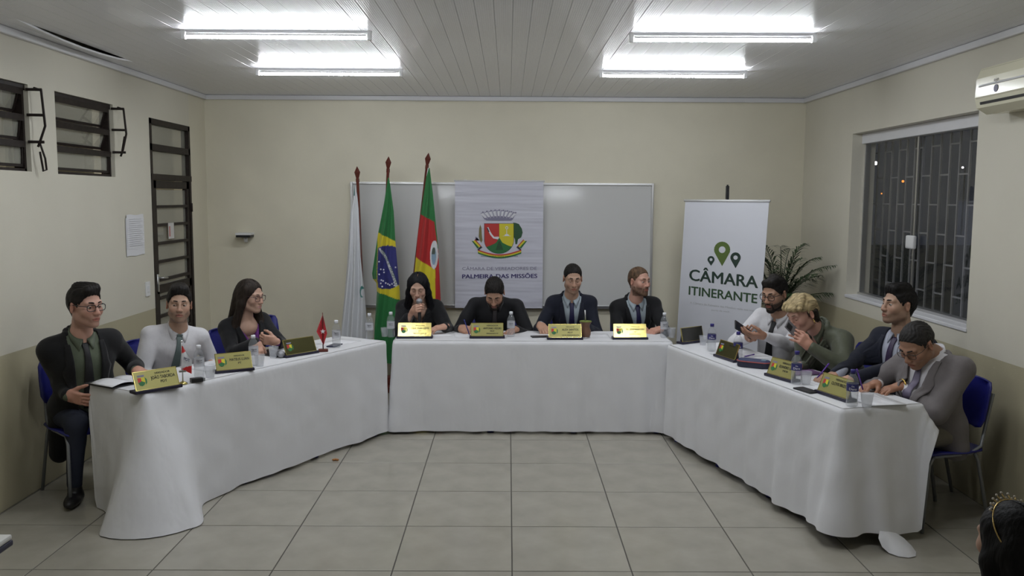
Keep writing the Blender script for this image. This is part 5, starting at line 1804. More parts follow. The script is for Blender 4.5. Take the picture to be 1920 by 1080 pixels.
    # ---------------- hair
    if hair:
        F = Field(); post = None
        hm = hairmat('%d' % seed, haircol, strand or ((1, 1, 0.12) if hair == 'long' else (1, 0.25, 0.6)))
        E = lambda c, r, k=0.02, sub=False: F.ell(g(*c), np.array(r) * hs, RH, k, sub)
        C = lambda a, b, ra, rb, k=0.015, sub=False: F.cone(g(*a), g(*b), ra * hs, rb * hs, k, sub)
        if hair in ('short', 'quiff', 'swept', 'crop', 'receding'):
            th = {'short': 0.009, 'quiff': 0.010, 'swept': 0.010, 'crop': 0.0055, 'receding': 0.006}[hair]
            E((0, 0.017, 0.032), (0.0745 + th * 0.7, 0.097 + th, 0.083 + th))
            C((0, 0.075, -0.01), (0, 0.068, -0.055), 0.048, 0.036, 0.03)
            if hair == 'quiff':
                for xx, yy, zz in ((-0.035, -0.055, 0.098), (0.0, -0.064, 0.106), (0.035, -0.055, 0.100)):
                    C((xx, yy, zz), (xx * 0.8, 0.03, 0.108), 0.024, 0.026, 0.03)
            if hair == 'swept':
                C((-0.03, -0.058, 0.094), (0.03, -0.052, 0.10), 0.022, 0.026, 0.03); C((0.04, -0.02, 0.10), (-0.02, 0.04, 0.106), 0.028, 0.024, 0.03)
            hz = {'short': 0.070, 'quiff': 0.072, 'swept': 0.070, 'crop': 0.074, 'receding': 0.084}[hair]
            def post(D, X):
                q = (X - H_) @ RH / hs
                ax_, yy, zz = np.abs(q[..., 0]), q[..., 1], q[..., 2]
                front = zz - (hz - np.maximum(0, (yy + 0.078)) * 1.05 - np.clip(ax_ - 0.045, 0, 1) * 0.7 * (yy < -0.03))   # keep above
                sideb = np.maximum(np.abs(yy + 0.014) - 0.011, -0.02 - zz)        # sideburn strip
                nape = np.maximum(0.022 - yy, -0.082 - zz)                          # behind the ear down to the nape
                top = -front
                keep = np.minimum(np.minimum(top, sideb), nape)
                ear = 0.034 - np.sqrt(((yy - 0.014) * 1.2) ** 2 + (zz + 0.012) ** 2)
                D = np.maximum(D, keep * 0.8 * hs)
                return np.maximum(D, np.where(ax_ > 0.055, ear * hs, -1))
        elif hair == 'long':
            E((0, 0.022, 0.034), (0.088, 0.106, 0.094))
            for s in (-1, 1):
                C((s * 0.060, 0.0, 0.05), (s * 0.082, 0.012, -0.06), 0.030, 0.026, 0.03)
                dn = g(s * 0.082, 0.012, -0.06)
                F.cone(dn, T_(s * 0.105, 0.035, 0.43), 0.027, 0.036, 0.03)
                F.cone(T_(s * 0.105, 0.035, 0.43), T_(s * 0.105, 0.095, 0.27), 0.036, 0.022, 0.03)
                F.cone(g(s * 0.05, 0.07, -0.02), T_(s * 0.06, -0.09, 0.40), 0.045, 0.04, 0.04)
            C((0, 0.075, 0.0), (0, 0.075, -0.08), 0.055, 0.055, 0.04)
            def post(D, X):
                q = (X - H_) @ RH / hs
                ax_, yy, zz = np.abs(q[..., 0]), q[..., 1], q[..., 2]
                # face window: an upright oval in front
                win = 1 - np.sqrt((q[..., 0] / 0.062) ** 2 + ((zz + 0.035) / 0.108) ** 2)
                cut = np.minimum(win * 0.06, -(yy + 0.005))
                part_ = np.minimum(0.004 - ax_, zz - 0.108) if True else 0
                return np.maximum(np.maximum(D, cut * hs), part_)
        elif hair == 'bob':
            E((0, 0.020, 0.036), (0.085, 0.106, 0.094))
            for k2 in range(5):
                xx = -0.05 + 0.027 * k2
                C((xx * 0.7, 0.02, 0.115), (xx * 1.35, -0.088 + 0.010 * abs(k2 - 2), 0.066), 0.020, 0.016, 0.012)
            for s in (-1, 1):
                C((s * 0.055, -0.045, 0.085), (s * 0.080, -0.030, 0.02), 0.022, 0.014, 0.02)
                C((s * 0.06, 0.06, 0.05), (s * 0.058, 0.075, 0.0), 0.032, 0.022, 0.02)
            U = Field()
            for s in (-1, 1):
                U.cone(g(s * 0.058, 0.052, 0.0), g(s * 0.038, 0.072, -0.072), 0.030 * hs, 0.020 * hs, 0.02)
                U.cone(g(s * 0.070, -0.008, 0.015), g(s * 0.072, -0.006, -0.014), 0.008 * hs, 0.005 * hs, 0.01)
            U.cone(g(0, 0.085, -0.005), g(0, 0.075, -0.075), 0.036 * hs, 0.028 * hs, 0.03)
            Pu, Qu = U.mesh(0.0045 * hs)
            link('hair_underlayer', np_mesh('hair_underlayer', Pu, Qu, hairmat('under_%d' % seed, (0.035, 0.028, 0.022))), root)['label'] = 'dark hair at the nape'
            def post(D, X):
                q = (X - H_) @ RH / hs
                ax_, yy, zz = np.abs(q[..., 0]), q[..., 1], q[..., 2]
                cut = np.minimum(-(yy + 0.01) , 0.050 - zz - 0.2 * ax_)
                ear = 0.030 - np.sqrt(((yy - 0.014) * 1.1) ** 2 + (zz + 0.014) ** 2)
                return np.maximum(np.maximum(D, cut * hs), np.where(ax_ > 0.055, ear * hs, -1))
        P, Q = F.mesh(0.0045 * hs, post)
        N = vnormals(P, Q)
        q = (P - H_) @ RH
        st = np.sin(q[:, 0] * 330 + 4 * np.sin(q[:, 1] * 55) + 3 * np.sin(q[:, 2] * 45)) * {'long': 0.0005, 'bob': 0.0012}.get(hair, 0.0012) + np.sin(q[:, 1] * 160 + q[:, 0] * 120) * np.sin(q[:, 2] * 140) * 0.0005
        P = P + N * st[:, None]
        link('hair', np_mesh('hair', P, Q, hm), root)
    # beard volume
    if beard > 0.85:
        F = Field()
        C = lambda a, b, ra, rb, k=0.02, sub=False: F.cone(g(*a), g(*b), ra * hs, rb * hs, k, sub)
        for s in (-1, 1):
            C((s * 0.061, -0.008, -0.052), (s * 0.046, -0.026, -0.092), 0.010, 0.014, 0.015)
            C((s * 0.046, -0.026, -0.092), (s * 0.014, -0.076, -0.112), 0.014, 0.018, 0.015)
            C((s * 0.004, -0.1, -0.055), (s * 0.026, -0.088, -0.064), 0.005, 0.004, 0.006)
            C((s * 0.026, -0.086, -0.066), (s * 0.024, -0.078, -0.095), 0.005, 0.009, 0.01)
        C((0, -0.084, -0.093), (0, -0.08, -0.113), 0.011, 0.018, 0.012)
        P, Q = F.mesh(0.0042 * hs)
        link('beard', np_mesh('beard', P, Q, hairmat('beard_%d' % seed, tuple(bc))), root)
    # glasses
    if glasses:
        gl = MB()
        wx, wz, yy = glasses.get('w', 0.025), glasses.get('h', 0.019), -0.100
        gm = mat('frame_' + glasses.get('c', 'black'), {'black': (0.01, 0.01, 0.012), 'thin': (0.03, 0.025, 0.025), 'plum': (0.035, 0.012, 0.02)}[glasses.get('c', 'black')], 0.3)
        for s in (-1, 1):
            ring = []
            for a in np.linspace(0, 2 * math.pi, 25):
                ca, sa = math.cos(a), math.sin(a)
                ring.append((s * 0.033 + wx * math.copysign(abs(ca) ** 0.6, ca), yy + 0.012 * (abs(ca) * 0.4 if ca * s > 0 else 0), -0.004 + wz * math.copysign(abs(sa) ** 0.7, sa)))
            gl.tube(ring, glasses.get('t', 0.002), 6)
            gl.tube([(s * (0.033 + wx), yy + 0.005, 0.006), (s * 0.076, -0.06, 0.007), (s * 0.081, 0.010, 0.008), (s * 0.081, 0.03, -0.006)], glasses.get('t', 0.002), 6)
        gl.tube([(-0.033 + wx, yy, 0.0), (0, yy - 0.004, 0.004), (0.033 - wx, yy, 0.0)], glasses.get('t', 0.002), 6)
        gl.v = [tuple(hl(*p)) for p in gl.v]
        go = part('glasses', gl, gm, root, True)
    if earring:
        for s in (-1, 1):
            mb = MB().sphere((s * 0.082, 0.008, -0.048), 0.006, 8, 6).tube([(s * 0.084, 0.008, -0.05), (s * 0.086, 0.006, -0.066), (s * 0.084, 0.01, -0.072)], 0.003, 6)
            mb.v = [tuple(hl(*p)) for p in mb.v]
            part('earring', mb, mat('gold_jewel', (0.6, 0.42, 0.12), 0.25, metal=1.0), root, True)

    # ---------------- clothes
    def torso(F, e, k=0.05):
        F.ell(T_(0, 0.0, 0.03), (0.165 * width + e, 0.125 + e, 0.125 + e), TB, k)
        F.ell(T_(0, 0.012 + belly * 0.5, 0.17), ((0.138 if female else 0.15) * width + e + belly * 0.5, 0.11 + e + belly, 0.17), TB, k)
        F.ell(T_(0, 0.008, 0.33), ((0.142 if female else 0.165) * width + e, 0.11 + e, 0.145), TB, k)
        if female:
            for s in (-1, 1): F.ell(T_(s * 0.07, 0.085, 0.30), (0.06 + e, 0.05 + e, 0.06 + e), TB, 0.03)
        F.cone(T_(-shw * 0.80, -0.01, 0.420), T_(shw * 0.80, -0.01, 0.420), 0.053 + e, 0.053 + e, k)
        for s in (-1, 1): F.cone(T_(0, -0.018, 0.468), SH[s] + au * 0.012, 0.050 + e * 0.6, 0.042 + e, 0.03)

    def sleeves(F, e, upto=1.0, cuff=0.0):
        for s in (-1, 1):
            F.cone(SH[s], EL[s], 0.050 + e + arm, 0.040 + e + arm, 0.028)
            w_ = EL[s] + (WR[s] - EL[s]) * upto
            F.cone(EL[s], w_, 0.040 + e + arm, 0.031 + e + cuff, 0.02)

    def cloth_mesh(name, F, h, m, post=None, amp=0.0035, parent=root):
        P, Q = F.mesh(h, post)
        P = P + vnormals(P, Q) * wrinkle(P, amp, seed * 7 + len(name))[:, None]
        return link(name, np_mesh(name, P, Q, m), parent)

    tl = lambda X: (X - pv) @ TB      # torso coordinates x, f, u
    # shirt
    if shirt:
        F = Field()
        torso(F, 0.002)
        if not outer: sleeves(F, 0.004, hands.get('upto', 0.97))
        else:
            for s in (-1, 1): F.cone(EL[s] * 0.4 + WR[s] * 0.6, EL[s] * 0.0 + WR[s] * 0.995, 0.036, 0.033, 0.02)
        if collar:
            pass
        def post(D, X):
            if collar: return D
            q = tl(X)
            w_ = np.clip((q[..., 2] / sc - (0.52 - vdepth - 0.08)) * 0.5, -1, 0.075)
            return np.maximum(D, -np.maximum(np.abs(q[..., 0]) - w_, -q[..., 1]))
        SF = F
        cloth_mesh('shirt', F, 0.0075 if not outer else 0.009, shirt, post if not collar else None, 0.0042 if not outer else 0.0015)
    if shirt and collar:
        cn = T_(0, 0.002, 0.492); rows = [[], [], []]
        for a in np.linspace(R(10), R(350), 33):
            ca, sa = math.cos(a), math.sin(a); fr = max(0, ca) ** 6          # front emphasis
            r0 = nr + 0.007
            b0 = cn + ax * r0 * sa + af * (r0 * ca * 1.08 + 0.006)
            hb = 0.030 - 0.034 * ca
            rows[0].append(b0 + au * (hb - 0.022)); rows[1].append(b0 + au * (hb + 0.004) + (ax * sa + af * ca) * 0.002)
            spread_ = ax * math.copysign(1, sa) * 0.026 * fr
            rows[2].append(b0 + (ax * sa + af * ca) * (0.010 + 0.010 * fr) + spread_ + au * (hb - 0.030 - 0.034 * fr))
        co = part('collar', MB().grid(np.array(rows)), shirt, root, True); sd = co.modifiers.new('s', 'SOLIDIFY'); sd.thickness = 0.004
    # tie laid on the shirt front
    if tie:
        us = np.linspace(0.475, 0.06, 26)
        rows = []
        for i, u in enumerate(us):
            wd = 0.013 + (0.010 if i < 2 else 0) + 0.024 * np.clip((i - 1) / 22, 0, 1) if i > 0 else 0.018
            row = []
            for xx in np.linspace(-1, 1, 7):
                f_ = np.linspace(0.25, 0.0, 60)
                pts = T_(0, 0, u) + ax * xx * wd + af * f_[:, None]
                d = SF.eval(pts); hit = np.argmax(d < 0)
                row.append((xx * wd, f_[hit] if d[hit] < 0 else 0.08))
            fm = np.mean([r_[1] for r_ in row]) * 0.6 + max(r_[1] for r_ in row) * 0.4
            rows.append([T_(0, 0, u) + ax * r_[0] + af * (fm + 0.007 + 0.004 * (1 - (r_[0] / wd) ** 2)) for r_ in row])
        P = np.array(rows)
        P[1:-1] = (P[:-2] + P[1:-1] * 2 + P[2:]) / 4
        to = part('tie', MB().grid(P), tie, root, True); sd = to.modifiers.new('s', 'SOLIDIFY'); sd.thickness = 0.004; sd.offset = -1
        kn = MB(); kc = T_(0, 0, 0.472) + af * ((np.array(P[0]) - T_(0, 0, 0.475)) @ af).mean()
        kn.prism([(-0.020, 0.014), (0.020, 0.014), (0.012, -0.016), (-0.012, -0.016)], -0.011, 0.010)
        kn.v = [tuple(kc + ax * q_[0] + af * (-q_[1]) + au * q_[2]) for q_ in kn.v]
        part('tie_knot', kn, tie, to)
        if tieclip:
            c_ = P[15, 3]
            tcm = MB().box((-0.032, -0.004, -0.004), (0.026, 0.004, 0.004)); tcm.v = [tuple(c_ + ax * q_[0] + af * (0.005 - q_[1]) + au * q_[2]) for q_ in tcm.v]
            part('tie_clip', tcm, M_alu, to)
    # jacket
    if outer:
        F = Field(); e = 0.015
        torso(F, e); sleeves(F, 0.010, 0.94)
        # skirt of the jacket over the hips
        for s in (-1, 1):
            F.cone(T_(s * 0.10, -0.02, 0.02), T_(s * 0.12, -0.05 if not long_coat else -0.09, -0.13 if not long_coat else -0.34), 0.09, 0.075 if not long_coat else 0.06, 0.05)
        cn = T_(0, -0.012, 0.488)
        pts = []
        for a in np.linspace(R(70), R(290), 9):
            r_ = nr + 0.027
            pts.append(cn + ax * r_ * math.sin(a) + af * (r_ * math.cos(a)) + au * (0.012 - 0.018 * math.cos(a)))
        for a, b in zip(pts[:-1], pts[1:]): F.cone(a, b, 0.011, 0.011, 0.015)
        u_bot = 0.52 - vdepth - 0.30 if vdepth < 0.3 else -0.6
        def vwf(u):
            u0 = vdepth
            return cut_open + (vw - cut_open) * np.clip((u - u0) / (0.47 - u0), -0.3, 1.35)
        def post(D, X):
            q = tl(X); u = q[..., 2] / sc; xx = np.abs(q[..., 0]); w_ = vwf(u)
            cut = np.maximum(xx - w_, -q[..., 1] + 0.0)
            return np.maximum(D, -cut)
        jo = cloth_mesh('jacket', F, 0.0075, outer, post, 0.0042)
        if lapel:
            for s in (-1, 1):
                rows = []
                us = np.linspace(0.468, max(vdepth, 0.03) + 0.01, 20)
                for i, u in enumerate(us):
                    t = i / 19
                    wl_ = lapel * (np.interp(t, [0, 0.12, 0.30, 0.34, 0.40, 1.0], [0.45, 0.62, 0.72, 1.05, 1.0, 0.10]))
                    w0 = float(vwf(u)) - 0.003
                    row = []
                    for xx in np.linspace(0, 1, 5):
                        f_ = np.linspace(0.26, -0.02, 70)
                        pts = T_(0, 0, u) + ax * s * (w0 + wl_ * xx) + af * f_[:, None]
                        d = F.eval(pts); hit = np.argmax(d < 0)
                        row.append(T_(0, 0, u) + ax * s * (w0 + wl_ * xx) + af * ((f_[hit] if d[hit] < 0 else 0.03) + 0.0085 - 0.002 * xx))
                    rows.append(row)
                lo_ = part('lapel', MB().grid(np.array(rows), flip=(s > 0)), outer, jo, True)
                sd = lo_.modifiers.new('s', 'SOLIDIFY'); sd.thickness = 0.006; sd.offset = 0
    # trousers and shoes
    lg = legs or {}
    F = Field(); shoes = []
    for s in (-1, 1):
        hip = T_(s * 0.095, 0.02, 0.0); hip[2] = max(hip[2] - 0.02, 0.52)
        kn = (np.array(lg[s][0]) - O) if s in lg else hip + f0 * 0.40 + V(0, 0, 0.0) + ax * s * 0.03
        kn = np.array(kn, float)
        if s not in lg: kn[2] = 0.50
        an = (np.array(lg[s][1]) - O) if s in lg else V(kn[0], kn[1], 0.09) - f0 * 0.06
        F.cone(hip, kn, 0.085, 0.062, 0.05); F.cone(kn, an + V(0, 0, 0.02), 0.060, 0.045, 0.03)
        fdir = unit(np.array(lg[s][2])) if s in lg and len(lg[s]) > 2 else f0
        shoes.append((an, fdir))
    F.ell(pv, (0.165, 0.13, 0.10), TB, 0.05)
    cloth_mesh('trousers', F, 0.013, mat('trousers_%d' % seed, trouser, 0.8, bump=(20, 0.3, 0.01)), None, 0.004)
    for an, fd in shoes:
        F = Field(); sdv = np.cross(V(0, 0, 1), fd)
        b = V(an[0], an[1], 0.045)
        F.cone(b - fd * 0.03, b + V(0, 0, 0.05), 0.040, 0.042, 0.03)
        F.ell(b + fd * 0.045 - V(0, 0, 0.008), (0.12, 0.046, 0.038), np.array([fd, sdv, V(0, 0, 1)]).T, 0.03)
        def post(D, X): return np.maximum(D, 0.002 - X[..., 2])
        P, Q = F.mesh(0.009, post)
        link('shoe', np_mesh('shoe', P, Q, mat('shoe_leather', (0.012, 0.011, 0.012), 0.4)), root)
    return root, grips
# ------------------------------------------------------------------ the sitters
W_ = lambda px, py, Y: PY(px, py, Y)
HND = ZO + 0.03
fab_coat = fabric('black_coat', (0.010, 0.010, 0.011)); fab_green = fabric('sage_shirt', (0.105, 0.125, 0.085), 0.75)
fab_btie = mat('black_tie', (0.014, 0.014, 0.016), 0.55)
fab_white = fabric('white_shirt', (0.62, 0.61, 0.63), 0.7, 0.5); fab_gtie = mat('grey_green_tie', (0.115, 0.155, 0.15), 0.5)
fab_black = fabric('black_suiting', (0.0085, 0.0085, 0.010)); fab_purple = fabric('purple_top', (0.14, 0.03, 0.20), 0.6)
fab_blkshirt = fabric('black_shirt', (0.008, 0.008, 0.010), 0.7); fab_dtie = mat('charcoal_tie', (0.022, 0.018, 0.020), 0.5)
fab_navy = fabric('navy_suiting', (0.010, 0.012, 0.023)); fab_lblue = fabric('pale_blue_shirt', (0.36, 0.42, 0.46), 0.7); fab_ntie = mat('navy_tie', (0.012, 0.010, 0.055), 0.5)
fab_olive = fabric('olive_jacket', (0.085, 0.092, 0.062), 0.5, 0.5); fab_grey = fabric('grey_blazer', (0.16, 0.145, 0.145), 0.85)
fab_lil = fabric('lilac_shirt', (0.42, 0.44, 0.52), 0.7); fab_ptie = mat('plum_tie', (0.035, 0.02, 0.06), 0.5); fab_gvtie = mat('grey_violet_tie', (0.13, 0.11, 0.17), 0.5)
DK = (0.011, 0.009, 0.008)

# 1 dark coat, green shirt, by the near end of the left table
a = W_(160, 572, 5.22)
person('man in a black coat, green shirt and black tie, nearest on the left', (-2.645, 5.37), a, 62, 3, 42, skin='pink', hair='swept', haircol=DK,
       glasses=dict(w=0.026, h=0.018, t=0.0022), outer=fab_coat, shirt=fab_green, tie=fab_btie, tieclip=True, beard=0.25, beardcol=(0.10, 0.06, 0.05), cut_open=0.055, vw=0.085, vdepth=-0.3,
       hands={-1: dict(w=W_(127, 741, 5.14), f=(1, -0.1, -0.25), p=(0.15, 1, 0.2), curl=(0.2, 0.25, 0.2), thumb_dir=(0, 0, 1), thumb=(0.2, 0.1), pole=(-0.22, 0.7, -0.65)),
              1: dict(w=TL.p(0.30, 0.47, HND + 0.01), f=(0.6, -0.4, -0.15), p=(0, 0, -1))},
       legs={-1: (TL.p(-0.03, 0.595, 0.50), TL.p(-0.04, 0.63, 0.10), (0.2, -0.98, 0)), 1: (TL.p(0.28, 0.42, 0.50), TL.p(0.28, 0.46, 0.10), (0.7, -0.7, 0))},
       trouser=(0.014, 0.018, 0.035), long_coat=True, strand=(0.22, 1, 0.8), seed=1, hs=1.04, width=1.08, arm=0.008)
# 2 white shirt
a = W_(336, 569, 5.95)
person('man in a white shirt with grey-green tie looking at the camera', (-2.42, 6.10), a, 22, 0, 36, 3, skin='olive', hair='quiff', haircol=DK, beard=0.35, gaze=-0.25, lid=0.3,
       shirt=fab_white, tie=fab_gtie, hands={-1: dict(w=TL.p(0.66, 0.60, 0.69), f=(0.5, -0.3, -0.2), p=(0, 0, -1)), 1: dict(w=TL.p(0.98, 0.58, 0.70), f=(0.3, -0.6, -0.2), p=(0, 0, -1))},
       strand=(0.22, 1, 0.8), seed=2, hs=1.0, width=1.05, arm=0.008)
# 3 woman with glasses
a = W_(470, 554, 6.50)
person('smiling woman in a black blazer and purple top with glasses and long dark hair', (-2.02, 6.66), a, 66, 8, 42, skin='fair', hair='long', haircol=(0.022, 0.015, 0.011), female=True, smile=1.0,
       glasses=dict(w=0.025, h=0.021, c='plum', t=0.002), outer=fab_black, shirt=fab_purple, collar=False, neck_skin=True, vdepth=0.14, vw=0.085, lid=0.4,
       hands={1: dict(w=W_(517, 640, 6.30), f=(-1, -0.15, 0.18), p=(0.1, 1, 0.1), curl=(0.7, 0.7, 0.4), thumb_dir=(0, 0, 1), pole=(0.6, 0.3, -0.8)),
              -1: dict(w=W_(480, 642, 6.18), f=(0.35, -0.5, -0.75), p=(-0.3, 0.6, -0.6), curl=(0.3, 0.4, 0.3))}, seed=3, hs=0.97)
# 4 woman with microphone
a = W_(784, 538, 7.42)
mic_g = W_(786, 565, 7.24)
r4, g4 = person('woman with long black hair speaking into a microphone', (-0.76, 7.72), a, 0, 20, 0, skin='fair', hair='long', haircol=(0.006, 0.006, 0.008), female=True, lid=0.8, mouth_open=1.0,
       outer=fab_black, shirt=fab_blkshirt, collar=False, neck_skin=True, vdepth=0.30, vw=0.075, earring=True,
       hands={-1: dict(w=mic_g + V(-0.055, 0.045, -0.085), f=(0.45, -0.8, 0.35), p=(0.85, 0.5, 0.0), curl=(0.9, 1.25, 0.9), thumb_dir=(0, 0, 1), thumb=(0.9, 0.6), pole=(-0.5, 0.1, -0.85)),
              1: dict(w=W_(836, 612, 7.16), f=(-0.85, -0.35, -0.1), p=(-0.1, 0.2, -1), curl=(0.35, 0.4, 0.3), pole=(0.42, 0.12, -0.9))}, seed=4, nbz=0.02, hs=0.97, arm=0.006)
microphone(mic_g, mic_g + V(0.0, 0.03, -0.20), 'black microphone held up by the woman at the middle table')
# 5 man writing
a = W_(927, 548, 7.34)
person('man in a black shirt bent over, writing at the middle table', (-0.12, 7.74), a, -4, 40, 0, skin='tan', hair='short', haircol=DK, beard=0.95, beardcol=(0.02, 0.014, 0.011), lid=0.9,
       shirt=fab_blkshirt, tie=fab_dtie, hands={-1: dict(w=W_(864, 615, 7.22), f=(0.65, -0.7, -0.15), p=(0.55, 0.25, -0.8), curl=(0.55, 0.7, 0.4), pole=(-0.5, 0.12, -0.85)),
              1: dict(w=W_(968, 617, 7.24), f=(-0.5, -0.75, -0.1), p=(0, 0, -1), pole=(0.55, 0.12, -0.85))}, seed=5, nbz=0.06, hs=1.02, width=1.12, arm=0.012)
b = W_(881, 630, 7.03); pen(b, b + unit(W_(869, 596, 7.10) - b) * 0.145, 'blue pen held by the man in the black shirt', M_penb)
# 6 navy suit
a = W_(1074, 521, 7.50)
person('man in a navy suit with pale blue shirt, looking down beside the mate gourd', (0.56, 7.76), a, 4, 14, 0, skin='olive', hair='crop', haircol=DK, beard=0.25, lid=0.75,
       outer=fab_navy, shirt=fab_lblue, tie=fab_ntie, vdepth=0.05, vw=0.080,
       hands={-1: dict(w=W_(1013, 609, 7.28), f=(0.25, -0.85, -0.3), p=(0.2, 0.1, -1), curl=(0.5, 0.5, 0.3), pole=(-0.42, 0.15, -0.9)),
              1: dict(w=W_(1100, 612, 7.30), f=(-0.8, -0.5, 0.0), p=(0, 0.2, -1), pole=(0.42, 0.15, -0.9))}, seed=6, hs=1.0)
# 7 bearded man
a = W_(1199, 526, 7.58)
person('bearded man in a dark suit looking aside at the right end of the middle table', (1.16, 7.82), a, 34, 2, 4, skin='pink', hair='receding', haircol=(0.10, 0.06, 0.035), beard=0.9, beardcol=(0.12, 0.07, 0.045), gaze=0.3,
       outer=fab_black, shirt=fab_lblue, tie=fab_ntie, vdepth=0.06, vw=0.082,
       hands={-1: dict(w=W_(1192, 614, 7.30), f=(0.9, -0.45, -0.2), p=(0.2, 0.2, -1), curl=(0.5, 0.5, 0.3), pole=(-0.42, 0.15, -0.9)),
              1: dict(w=W_(1240, 617, 7.26), f=(-0.85, -0.5, -0.1), p=(-0.1, 0.2, -1), curl=(0.6, 0.6, 0.4), pole=(0.42, 0.12, -0.9))}, seed=7, hs=0.99, width=1.06)
# 8 white shirt, black tie
a = W_(1452, 549, 6.48)
person('man in a white shirt and black tie with glasses looking at a tablet', (2.10, 6.74), a, -50, 16, -44, skin='tan', hair='swept', haircol=DK, beard=0.95, beardcol=(0.016, 0.012, 0.010), lid=0.7,
       glasses=dict(w=0.026, h=0.019, t=0.0024), shirt=fab_white, tie=fab_btie,
       hands={1: dict(w=W_(1434, 630, 6.12), f=(-1, 0.05, 0.02), p=(-0.1, 0.5, 0.8), curl=(0.35, 0.4, 0.3), thumb_dir=(0, 0, 1), pole=(0.7, -0.3, -0.8)),
              -1: dict(w=W_(1404, 634, 6.40), f=(-0.35, -0.75, 0.4), p=(0.4, -0.5, 0.7), curl=(0.35, 0.4, 0.3), pole=(-0.5, 0.6, -0.6))}, strand=(0.22, 1, 0.8), seed=8, hs=1.02, arm=0.006)
# 9 woman in olive
a = W_(1503, 588, 5.74)
person('blonde woman in an olive green jacket leaning forward with a phone at her mouth', (2.42, 6.02), a, -64, 22, -58, -6, skin='pink', hair='bob', haircol=(0.36, 0.28, 0.15), female=True, lid=0.85, earring=True,
       outer=fab_olive, shirt=fab_olive, vdepth=0.36, vw=0.06,
       hands={1: dict(w=W_(1519, 650, 5.50), f=(-0.75, -0.05, 0.62), p=(-0.45, 0.75, 0.1), curl=(0.45, 0.45, 0.3), spread=0.14, thumb_dir=(-0.3, 0.5, 0.8), pole=(0.55, -0.55, -0.7)),
              -1: dict(w=TR.p(1.00, 0.42, HND), f=(-0.8, 0.2, -0.1), p=(0, 0, -1))}, strand=(0.22, 1, 0.8), seed=9, nbz=0.05, hs=1.0, belly=0.02, width=1.08, arm=0.012)
# 10 navy suit leaning back
a = W_(1684, 570, 5.52)
person('man in a navy suit with plum tie leaning back below the right window', (2.54, 5.56), a, -76, -3, -60, skin='olive', hair='quiff', haircol=(0.008, 0.007, 0.007), beard=0.3, gaze=-0.1,
       outer=fab_navy, shirt=fab_lil, tie=fab_ptie, vdepth=0.02, vw=0.085,
       hands={-1: dict(w=PZ(1566, 704, HND + 0.005), f=(-0.95, -0.15, -0.12), p=(0, 0, -1), curl=(0.35, 0.4, 0.3), pole=(-0.2, 0.7, -0.7)),
              1: dict(w=TR.p(0.52, 0.44, HND + 0.005), f=(-0.9, -0.2, -0.1), p=(0, 0, -1), pole=(0.4, -0.7, -0.6))}, strand=(0.22, 1, 0.8), seed=10, hs=1.0, width=1.06)
# 11 grey blazer
a = W_(1718, 645, 4.96)
person('man in a grey blazer with glasses bent over writing, nearest on the right', (2.47, 5.0), a, -62, 36, -62, skin='brown', hair='receding', haircol=(0.022, 0.020, 0.019), lid=0.85,
       glasses=dict(w=0.025, h=0.016, c='thin', t=0.0016), outer=fab_grey, shirt=fab_white, tie=fab_gvtie, vdepth=0.03, vw=0.085, belly=0.02,
       hands={-1: dict(w=PZ(1645, 719, HND + 0.012), f=(-0.85, -0.35, -0.15), p=(-0.2, -0.3, -1), curl=(0.55, 0.6, 0.4), pole=(-0.3, 0.7, -0.6)),
              1: dict(w=PZ(1690, 724, HND + 0.012), f=(-0.95, -0.15, -0.2), p=(0, 0, -1), curl=(0.25, 0.35, 0.3), spread=0.12, pole=(0.35, -0.75, -0.55))},
       trouser=(0.16, 0.145, 0.115), legs={1: (TR.p(0.15, 0.36, 0.50), TR.p(0.16, 0.40, 0.10), (-0.95, -0.25, 0)), -1: (TR.p(0.38, 0.34, 0.50), TR.p(0.38, 0.40, 0.10), (-0.95, -0.25, 0))}, strand=(0.22, 1, 0.8), seed=11, nbz=0.065, hs=1.04, width=1.12, arm=0.012)
bl = [o for o in bpy.data.objects if o.name.startswith('person') and o.get('label', '').startswith('man in a grey')][0]
wp = PZ(1690, 724, HND + 0.012) - np.array(bl.location)
wr = MB(); 
for k in range(1):
    ringp = [wp + V(0.004, 0.002, 0.004) + 0.034 * (math.cos(q_) * V(0.15, -0.98, 0.0) + math.sin(q_) * V(0.1, 0, 1)) for q_ in np.linspace(0, 2 * math.pi, 20)]
    wr.tube(ringp, 0.006, 6)
part('wristwatch', wr, MATS['gold_jewel'], bl, True, label='gold wristwatch')
tip = PZ(1619, 734, ZO + 0.003); pen(tip, tip + unit(W_(1606, 690, tip[1] - 0.02) - tip) * 0.145, 'blue pen held by the man in the grey blazer', M_penp)
tip = PZ(1528, 714, ZO + 0.003); pen(tip, tip + unit(V(0.6, 0.2, 0.65)) * 0.14, 'purple pen held by the man in the navy suit on the right', M_penp)


# held devices
def slab(name, label, cat, c, ux, uy, w_, h_, th, m, m2=None):
    c = np.array(c, float); ux = unit(ux); uy = np.array(uy, float); uy = unit(uy - ux * (uy @ ux)); uz = np.cross(ux, uy)
    t = thing(name, label, cat, c)
    Mt = Matrix(((ux[0], uy[0], uz[0], 0), (ux[1], uy[1], uz[1], 0), (ux[2], uy[2], uz[2], 0), (0, 0, 0, 1)))
    part('body', MB().box((-w_ / 2, -h_ / 2, -th / 2), (w_ / 2, h_ / 2, th / 2), M=Mt, bev=min(0.003, th * 0.4)), m, t)
    part('screen', MB().box((-w_ / 2 + 0.005, -h_ / 2 + 0.005, th / 2), (w_ / 2 - 0.005, h_ / 2 - 0.005, th / 2 + 0.0006), M=Mt), m2 or mat('dark_screen', (0.02, 0.022, 0.03), 0.12), t)
    return t, Mt


